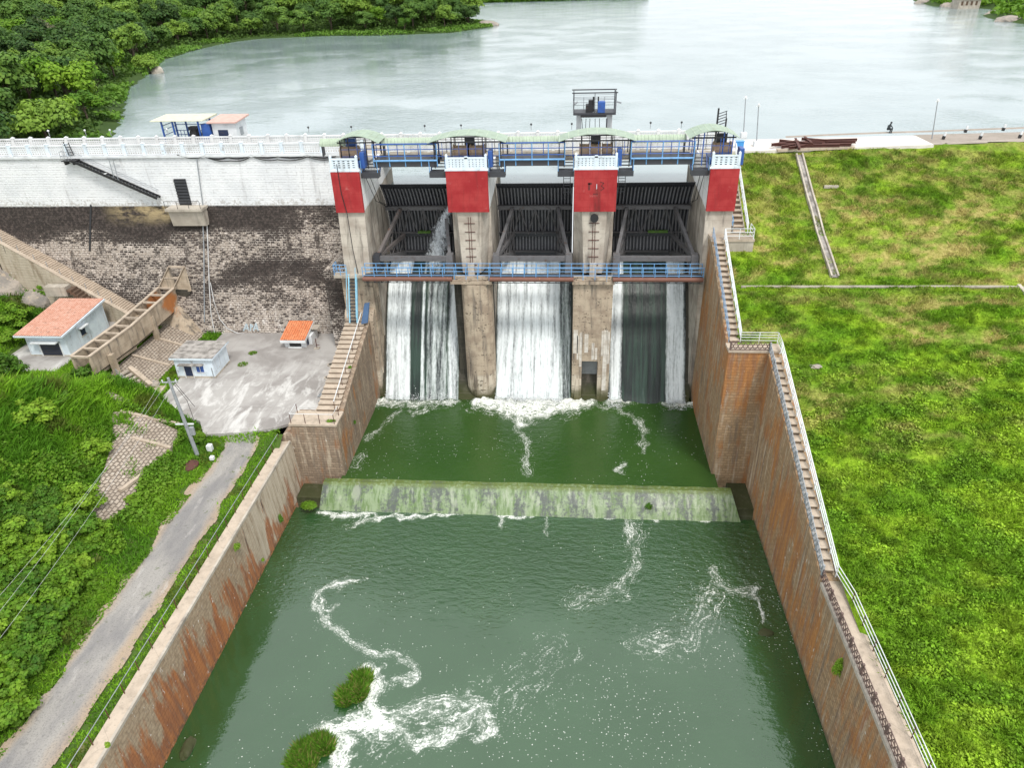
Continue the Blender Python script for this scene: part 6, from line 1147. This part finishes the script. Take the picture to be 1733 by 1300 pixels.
# undergrowth cover (uncountable): understorey of the forest and the shore reeds
def stuff_cloud(name, lab, cat, P, size, m, k=1, zs=.5):
    P = np.asarray(P); n = len(P); d = rng.normal(size=(n, 3)); d[:, 2] = abs(d[:, 2])+.35; d /= np.linalg.norm(d, axis=1)[:, None]
    a = np.cross(d, rng.normal(size=(n, 3))); a /= np.linalg.norm(a, axis=1)[:, None]; b = np.cross(d, a); s = size*(.6+.9*rng.random(n))[:, None]
    V = np.stack([P-a*s-b*s*.6, P+a*s*.3-b*s*.8, P+a*s+b*s*.4, P-a*s*.3+b*s*.8], 1).reshape(-1, 3)
    t = np.repeat(np.clip(.25+.75*fbm(P[:, 0]*.35, P[:, 1]*.35, 3)*1.0+rng.uniform(-.2, .2, n), 0, 1), 4)
    return props(link(name, npmesh(name, V, np.arange(4*n).reshape(n, 4), m, {'tint': t}), m), lab, cat, None, 'stuff')
P = []
X = rng.uniform(-330, -30, 260000); Y = 86+340*rng.random(260000)**1.5; I = inside(X, Y, LAND); d = seg_d(X, Y, SHORE); kp = I & (d > 1.5) & (d < 100); X, Y, d = X[kp], Y[kp], d[kp]
pz = zhill(X, Y)+rng.random(len(X))**1.5*np.clip((d-3)*.25, .3, 2.6); stuff_cloud('undergrowth', 'dense green undergrowth between the forest trees', 'undergrowth', np.stack([X, Y, pz], 1), .42, MUNDER)
X = rng.uniform(-145, -30, 120000); Y = rng.uniform(86, 400, 120000); I = inside(X, Y, LAND); d = seg_d(X, Y, SHORE); kp = (d < np.where(I, 8, 1.0)) & (fbm(X*.06, Y*.06, 3)+.05*(Y > 200)-.06*(Y < 170) > .47); X, Y, d = X[kp], Y[kp], d[kp]
stuff_cloud('shore_reeds', 'bright green reeds along the lake shore', 'reeds', np.stack([X, Y, np.maximum(zhill(X, Y), ZL)+rng.random(len(X))*.7], 1), .36, MSHRUB)
X = rng.uniform(160, 330, 30000); Y = rng.uniform(270, 520, 30000); kp = inside(X, Y, PLAND) & (seg_d(X, Y, PEN) > 2); X, Y = X[kp], Y[kp]; stuff_cloud('shore_scrub', 'green scrub covering the far right shore', 'scrub', np.stack([X, Y, zpen(X, Y)+rng.random(len(X))*1.6], 1), .8, MLEAFB)
X = rng.uniform(-250, 60, 26000); Y = 638+150*rng.random(26000)**2; stuff_cloud('far_scrub', 'far strip of green scrub at the opposite lake shore', 'scrub', np.stack([X, Y, ZL-1+(Y-636)*.1+rng.random(26000)*3], 1), 1.4, MLEAFB)
# ---- left bank shrubs: every shrub its own object
def shrub_proto(rad, h, n, size, lumps):
    B = []
    for k in range(lumps):
        a = rng.uniform(0, 6.28); q = rad*math.sqrt(rng.random())*.75; r = rad*rng.uniform(.14, .36); B.append(((q*math.cos(a), q*math.sin(a), h*rng.uniform(.15, .8)*(1-.4*q/rad)), (r, r, r*.75)))
    V, F, t = leafcloud(B, n, size, rng); b = MB(); [b.tube([(0, 0, -.3), (B[k][0][0]*.4, B[k][0][1]*.4, h*.3), B[k][0]], [.06, .045, .015], 4) for k in range(5)]
    return npmesh('shrub_foliage', V, F, MLEAFB, {'tint': t}), b.mesh('shrub_stem', MBARK)
SH = [shrub_proto(1.7, 2.2, 3600, .105, 30), shrub_proto(2.2, 2.6, 4800, .11, 38), shrub_proto(1.3, 1.8, 2600, .10, 22), shrub_proto(1.9, 1.9, 3600, .115, 30)]
def put_shrub(px, py, s, lab, grp, k=None, dz=0, ter=zleft):
    p = onleft(px, py); t = put_tree(SH[k if k is not None else rng.integers(4)], p[0], p[1], p[2]+dz-.1, s, rng.uniform(0, 6.28), lab, 'shrub', grp, 'shrub', .8+.3*rng.random(), 'foliage', 'stem'); return t
for (px, py, s, k, lab) in [(150, 652, 1.15, 1, 'large rounded green shrub in front of the flume end'), (100, 680, .7, 0, 'green shrub left of the large one before the flume'), (185, 650, .7, 2, 'small shrub right of the large one before the flume'), (2, 640, 1.25, 1, 'bright green shrub at the left frame edge beside the house apron'), (38, 672, .6, 3, 'shrub between the frame edge and the house apron'), (60, 705, 1.3, 0, 'dark green shrub on top of the grassy mound'), (95, 690, .9, 2, 'second dark shrub on top of the grassy mound'), (160, 765, .9, 3, 'yellow green shrub at the edge of the pitched slope'), (225, 850, .6, 2, 'small low shrub between pitched slope and road'), (335, 745, .7, 2, 'green shrub at the foot of the utility pole'), (25, 545, 1.2, 1, 'shrub on the bank left of the red roofed house'), (15, 575, 1.0, 0, 'lower shrub on the bank left of the red roofed house'), (110, 455, 1.0, 2, 'green shrub under the stone stair wall'), (90, 490, 1.2, 0, 'shrub behind the red roofed house'), (40, 440, 1.3, 3, 'shrub on the grassy strip below the stone stair'), (70, 462, 1.0, 1, 'middle shrub below the stone stair')]:
    put_shrub(px, py, s, lab, 'shrubs around the left bank buildings', k)
pts = []; tries = 0
while len(pts) < 130 and tries < 9000:
    tries += 1; px = rng.uniform(-40, 250); py = rng.uniform(850, 1240)
    edge = 255-(py-850)*.62 if py > 850 else 150
    if px > edge-30 or (px > 150 and py < 900) or (py > 1190 and px > 0): continue
    if any((px-a)**2+((py-b)*1.1)**2 < (19+.012*py)**2 for a, b in pts): continue
    pts.append((px, py))
for px, py in pts:
    dn = 'bank below the pitched slope' if py < 950 else 'bank beside the road bend' if py < 1080 else 'bank near the bottom left corner'
    put_shrub(px, py, .62+.5*rng.random(), 'green leafy shrub in the thicket on the '+dn, 'thicket shrubs on the '+dn)
for px, py in ((30, 640), (5, 660), (150, 820), (20, 760), (40, 820), (90, 835), (0, 720), (120, 600)):
    pass
# tall grass on the mound and the bank (uncountable blades)
def blades(name, lab, X, Y, Z, h, w, colf, m=MGRASS, lean=.5):
    n = len(X); a = rng.uniform(0, 6.28, n); hh = h*(.5+.9*rng.random(n)); dx, dy = np.cos(a)*w, np.sin(a)*w; lx, ly = rng.normal(0, lean, n)*hh, rng.normal(0, lean, n)*hh
    P = np.stack([X, Y, Z], 1); A = P+np.stack([-dx, -dy, 0*dx-.03], 1); B = P+np.stack([dx, dy, 0*dx-.03], 1); C_ = P+np.stack([dx*.5+lx*.55, dy*.5+ly*.55, hh*.62], 1); D_ = P+np.stack([lx-dx*.5, ly-dy*.5, hh], 1)
    V = np.stack([A, B, C_, D_], 1).reshape(-1, 3); c = np.clip(colf(X, Y)*(.72+.56*rng.random(n))[:, None], 0, 1); c = np.repeat(c, 4, 0)
    return props(link(name, npmesh(name, V, np.arange(4*n).reshape(n, 4), m, {'tint': c}), m), lab, 'grass', None, 'stuff')
def visible(X, Y, Z, mrg=380):
    v = np.stack([X, Y, Z], 1)-CC; w = v@fw; px = 866.5+FPX*(v@CR)/w; py = 650-FPX*(v@CU)/w; return (px > -mrg) & (px < 1733+mrg) & (py > -mrg) & (py < 1300+mrg) & (w > 1)
N = 980000; X = rng.uniform(15.6, 74, N); Y = 14+71*rng.random(N)**1.2; Z = zright(X, Y); kp = rkeep(X, Y) & (Y-bendY(X) < 83.3) & ((X > 19.55) | (Y > 58.8)) & visible(X, Y, Z) & (rng.random(N) > tanmask(X, Y)*.75) & ((X > 18.5) | (Y < 72))
clump = fbm(X*.8, Y*1.1, 3); kp &= rng.random(N) < .35+1.3*sstep(.36, .62, clump); X, Y, Z = X[kp], Y[kp], Z[kp]; clump = clump[kp]
hgt = (.10+.20*sstep(.42, .66, clump))*(1+.15*sstep(50, 36, Y))
M2 = 270000; X2 = rng.uniform(19.6, 60, M2); Y2 = rng.uniform(14, 57, M2); k2 = visible(X2, Y2, zright(X2, Y2)) & (fbm(X2*.9+3, Y2*1.1, 4)+.25*sstep(52, 30, Y2) > .50); X2, Y2 = X2[k2], Y2[k2]
def leafmat(P, size, colf):
    n = len(P); d = rng.normal(size=(n, 3)); d[:, 2] = abs(d[:, 2])+.6; d /= np.linalg.norm(d, axis=1)[:, None]; a = np.cross(d, rng.normal(size=(n, 3))); a /= np.linalg.norm(a, axis=1)[:, None]; b = np.cross(d, a); s = size*(.5+rng.random(n))[:, None]
    V = np.stack([P-a*s, P-b*s*.7, P+a*s, P+b*s*.7], 1).reshape(-1, 3); c = np.clip(colf(P[:, 0], P[:, 1])*(.7+.75*rng.random(n))[:, None], 0, 1); return V, np.arange(4*n).reshape(n, 4), np.repeat(c, 4, 0)
V, F, c = leafmat(np.stack([X2, Y2, zright(X2, Y2)+.04+.32*rng.random(len(X2))*sstep(.42, .62, fbm(X2*.9+3, Y2*1.1, 4))], 1), .085, turfcol); props(link('leafy_weeds', npmesh('leafy_weeds', V, F, MGRASS, {'tint': c}), MGRASS), 'bright leafy ground cover on the lower embankment slope', 'weeds', None, 'stuff')
print('grass', len(X)); blades('slope_grass', 'bright green grass covering the embankment slope', X, Y, Z, hgt, .055+.0*Y, turfcol, lean=.6)
N = 380000; X = rng.uniform(-78, -27.9, N); Y = 12+66*rng.random(N); Z = zleft(X, Y); kp = visible(X, Y, Z)
road = (X > -33.6+.05+(fbm(X*2.2, Y*2.2, 3)-.5)*1.5+(fbm(Y*.35, Y*0+3, 3)-.5)*1.6) & (X < -29.4-.2+(fbm(X*2.2+7, Y*2.2, 3)-.5)*1.5+(fbm(Y*.3, Y*0+9, 3)-.5)*1.2) & (Y < 54.6); yardm = inside(X, Y, [(a-.1, b) for a, b in yard_poly]) | ((X > -28.0) & (Y > 55)); pit = inside(X, Y, [(p[0], p[1]) for p in P2]) & (fbm(X*.9, Y*.9, 3) < .64); apr = inside(X, Y, [(-63.2, 63), (-55, 63), (-55, 77), (-63.2, 77)]); pan = (X > -49.8) & (X < -45.0) & (Y > 62.4)
kp &= ~(road | yardm | pit | apr | pan)
X, Y, Z = X[kp], Y[kp], Z[kp]; mound = np.exp(-(((X+49)/7)**2+((Y-52)/9)**2)); verge = (X > -30)
def bankcol(X, Y):
    k = fbm(X*.25+4, Y*.25, 3); c = np.array([.10, .245, .016])+(np.array([.21, .41, .024])-np.array([.10, .245, .016]))*sstep(.35, .62, k)[:, None]; c = c+(np.array([.12, .115, .03])-c)*(sstep(.60, .72, fbm(X*.5+9, Y*.5, 3))*.7)[:, None]; return c
hgt = .22+.75*mound+.12*rng.random(len(X)); hgt[verge] = .15
blades('bank_grass', 'tall wild grass covering the left bank', X, Y, Z, hgt, .055+.03*mound, bankcol, lean=.6); print('bankgrass', len(X))
X = rng.uniform(-48, -33.0, 90000); Y = rng.uniform(14, 56, 90000); kp = (fbm(X*.5, Y*.5, 3) > .46) & ~inside(X, Y, [(p[0], p[1]) for p in P2]) & ~((X > -36.5) & (Y > 54.2)); X, Y = X[kp], Y[kp]; stuff_cloud('ground_cover', 'low leafy weeds along the left road edge', 'weeds', np.stack([X, Y, zleft(X, Y)+.1+.5*rng.random(len(X))*sstep(0, 2.5, -33.8-X)], 1), .11, MLEAFB)
# yard edge weeds: small countable tufts
def tuft(lab, c, r, h, n, m=MGRASS, colf=None, name='grass_tuft', grp=None, cat='plant', lean=.5):
    a = rng.uniform(0, 6.28, n); q = r*np.sqrt(rng.random(n)); X, Y = q*np.cos(a), q*np.sin(a); hh = h*(1-.6*(q/r)**2)
    hh = hh*(.5+.8*rng.random(n)); w = .035; b = rng.uniform(0, 6.28, n); dx, dy = np.cos(b)*w, np.sin(b)*w; lx, ly = X/r*hh*lean*.8+rng.normal(0, .35, n)*hh*.6, Y/r*hh*lean*.8+rng.normal(0, .35, n)*hh*.6
    P = np.stack([X, Y, 0*X], 1); V = np.stack([P+np.stack([-dx, -dy, 0*dx], 1), P+np.stack([dx, dy, 0*dx], 1), P+np.stack([lx*.5+dx*.6, ly*.5+dy*.6, hh*.65], 1), P+np.stack([lx, ly, hh], 1)], 1).reshape(-1, 3)
    base = np.array([.15, .32, .03]); br = np.array([.36, .33, .11]); k = rng.random(n); c_ = base*(.6+.9*k)[:, None]; c_[k > .8] = br*(.6+.6*rng.random((k > .8).sum()))[:, None]
    o = link(name, npmesh(name, V, np.arange(4*n).reshape(n, 4), m, {'tint': np.repeat(c_, 4, 0)}), m); o.location = [float(v) for v in c]; return props(o, lab, cat, grp)
for (px, py, r, lab) in ((600, 1150, 0, 'upper grassy clump island in the channel, beside the thick foam'), (525, 1262, 0, 'lower grassy clump island in the channel, at the bottom edge')):
    c = np.array(az(px, py+18, 0)); t = thing('grass_island', lab, 'islet', c, 'grass islands in the channel')
    for k in range(7):
        a = rng.uniform(0, 6.28); o = tuft(None, c+np.array([.62*math.cos(a)*(k > 0)+(k-3)*.12, .85*math.sin(a)*(k > 0)+(k-3)*.16*(1 if px > 560 else .4), -.05]), .62, 1.0, 1100, name='grass_tuft', cat=None); del_ = o; adopt(o, t); o.location = o.location
    MB().sphere((c[0], c[1], -.15), .95, 10, (1.0, 1.25, .3)).build('islet_base', MBANK, t)
for k, (px, py, r) in enumerate(((428, 598, .5), (411, 617, .6))): tuft(['small weed tuft further up the concrete yard', 'small weed tuft nearer the middle of the concrete yard'][k], az(px, py, 7.2), r, .25, 260, grp='weed tufts on the yard')
def wallbush(lab, c, r, n, sz=(1, 1, 1), nm='wall_plant'):
    V, F, t = leafcloud([((0, 0, 0), (r*sz[0], r*sz[1], r*sz[2])), ((0, .12*r, -.12*r), (r*.6, r*.7*sz[1], r*.7*sz[2]))], n, .055, rng); o = link(nm, npmesh(nm, V, F, MLEAFB, {'tint': t}), None); o.location = [float(v) for v in c]; return props(o, lab, 'plant', 'plants growing out of the channel walls')
wallbush('round green plant growing high on the left channel wall', ax(401, 926, -26.4), .42, 420, (.6, 1, 1)); wallbush('moss plant near the waterline of the left channel wall', ax(475, 880, -26.45), .42, 600, (.25, .55, 1.9)); wallbush('tiny plant low on the left channel wall', ax(445, 948, -26.4), .22, 160, (.5, .8, 1)); wallbush('wilted plant at the bottom of the left channel wall', ax(182, 1262, -26.4), .28, 160, (.5, .6, 1))
wallbush('trailing green creeper on the right channel wall', ax(1418, 1135, 17.8), .6, 1100, (.55, .5, 2.0)); wallbush('small tuft growing on the left basin wall', ax(600, 715, -21.95), .3, 160, (.6, .8, 1)); wallbush('bright green plant in the corner left of the weir', az(522, 856, .9), .75, 1900, (1.15, .8, .6)); wallbush('brown green moss plant on the weir face', az(1098, 858, 1.0), .5, 400, (.8, .6, 1)); wallbush('green tuft on the edge of the left stair landing', az(560, 713, 8.2), .4, 260, (1.4, .6, .5)); wallbush('weed tuft growing beside the left stair handrail', ax(592, 622, -22.3), .25, 120)
wallbush('dark green shrub below the upper stair landing on the grass', onright(1262, 405)+np.array([0, 0, .2]), .9, 700, (1.5, .8, .6), 'shrub')
rock('yellowish weedy stone in the channel by the right wall', az(1297, 1072, 0), .5, 72, (1.2, .8, .4), MWET); t_ = props(MB().sphere(onleft(322, 790)+np.array([0, 0, .1]), .8, 10, (1, 1.2, .35)).build('brush_heap', MRUSTY), 'heap of dark red brush beside the road', 'heap')

# ---- spray at the foot of the falls
n = 9000; u = rng.random(n); bx = np.where(u < .62, rng.uniform(-8.2, -.4, n), np.where(u < .82, rng.uniform(-21.2, -12.7, n), np.where(u < .9, rng.uniform(4.9, 6.5, n), rng.uniform(11.5, 13.7, n))))
P = np.stack([bx, 70.4-1.6*rng.random(n)**1.6, 2.0+rng.exponential(.33, n)], 1); d = rng.normal(size=(n, 3)); d /= np.linalg.norm(d, axis=1)[:, None]; a = np.cross(d, rng.normal(size=(n, 3))); a /= np.linalg.norm(a, axis=1)[:, None]; b = np.cross(d, a); s = .05*(.4+rng.random(n))[:, None]
props(link('spray', npmesh('spray', np.stack([P-a*s, P-b*s, P+a*s, P+b*s], 1).reshape(-1, 3), np.arange(4*n).reshape(n, 4), MWHITE), MWHITE), 'white spray thrown up at the foot of the falls', 'spray', None, 'stuff')
# ------------------------------------------------------------------ light
SUN_EL, SUN_AZ = math.radians(58), math.radians(150)   # azimuth clockwise from +Y
w = bpy.data.worlds.new('World'); scene.world = w; w.use_nodes = True; nt = w.node_tree; nt.nodes.clear()
out = nt.nodes.new('ShaderNodeOutputWorld'); bg = nt.nodes.new('ShaderNodeBackground'); sky = nt.nodes.new('ShaderNodeTexSky'); sky.sky_type = 'NISHITA'; sky.sun_disc = False; sky.sun_elevation = SUN_EL; sky.sun_rotation = SUN_AZ; sky.dust_density = 4.0; sky.air_density = 1.0; sky.ozone_density = 1.0
# overcast: a broken pale cloud layer over the sky
tc = nt.nodes.new('ShaderNodeTexCoord'); mp = nt.nodes.new('ShaderNodeMapping'); mp.inputs['Scale'].default_value = (1, 1, 3.0); nz = nt.nodes.new('ShaderNodeTexNoise'); nz.inputs['Scale'].default_value = 2.2; nz.inputs['Detail'].default_value = 5
mr = nt.nodes.new('ShaderNodeMapRange'); mr.inputs[1].default_value = .35; mr.inputs[2].default_value = .62; mr.inputs[3].default_value = .84; mr.inputs[4].default_value = 1.0
mx = nt.nodes.new('ShaderNodeMix'); mx.data_type = 'RGBA'; mx.inputs[7].default_value = (9.7, 10.1, 10.4, 1)
L = nt.links.new; L(tc.outputs['Generated'], mp.inputs[0]); L(mp.outputs[0], nz.inputs['Vector']); L(nz.outputs['Fac'], mr.inputs[0]); L(mr.outputs[0], mx.inputs[0]); L(sky.outputs[0], mx.inputs[6]); sx = nt.nodes.new('ShaderNodeSeparateXYZ'); L(tc.outputs['Generated'], sx.inputs[0]); m2 = nt.nodes.new('ShaderNodeMapRange'); m2.interpolation_type = 'SMOOTHSTEP'; m2.inputs[1].default_value = .12; m2.inputs[2].default_value = .5; m2.inputs[3].default_value = .95; m2.inputs[4].default_value = 1.0; L(sx.outputs[2], m2.inputs[0]); vm = nt.nodes.new('ShaderNodeVectorMath'); vm.operation = 'SCALE'; L(mx.outputs[2], vm.inputs[0]); L(m2.outputs[0], vm.inputs[3]); L(vm.outputs[0], bg.inputs[0]); bg.inputs[1].default_value = .105; L(bg.outputs[0], out.inputs[0])
sl_ = bpy.data.lights.new('sun', 'SUN'); sl_.energy = 1.9; sl_.angle = math.radians(12); sl_.color = (1, .96, .9); so = bpy.data.objects.new('sun', sl_); COL.objects.link(so)
sd = Vector((math.sin(SUN_AZ)*math.cos(SUN_EL), math.cos(SUN_AZ)*math.cos(SUN_EL), math.sin(SUN_EL))); so.rotation_euler = (-sd).to_track_quat('-Z', 'Y').to_euler()
scene.view_settings.view_transform = 'Standard'; scene.view_settings.look = 'None'; scene.view_settings.exposure = 0.42; scene.view_settings.gamma = 1.0
scene.cycles.max_bounces = 6; scene.cycles.diffuse_bounces = 3; scene.cycles.glossy_bounces = 3; scene.cycles.transparent_max_bounces = 8; scene.cycles.use_denoising = True
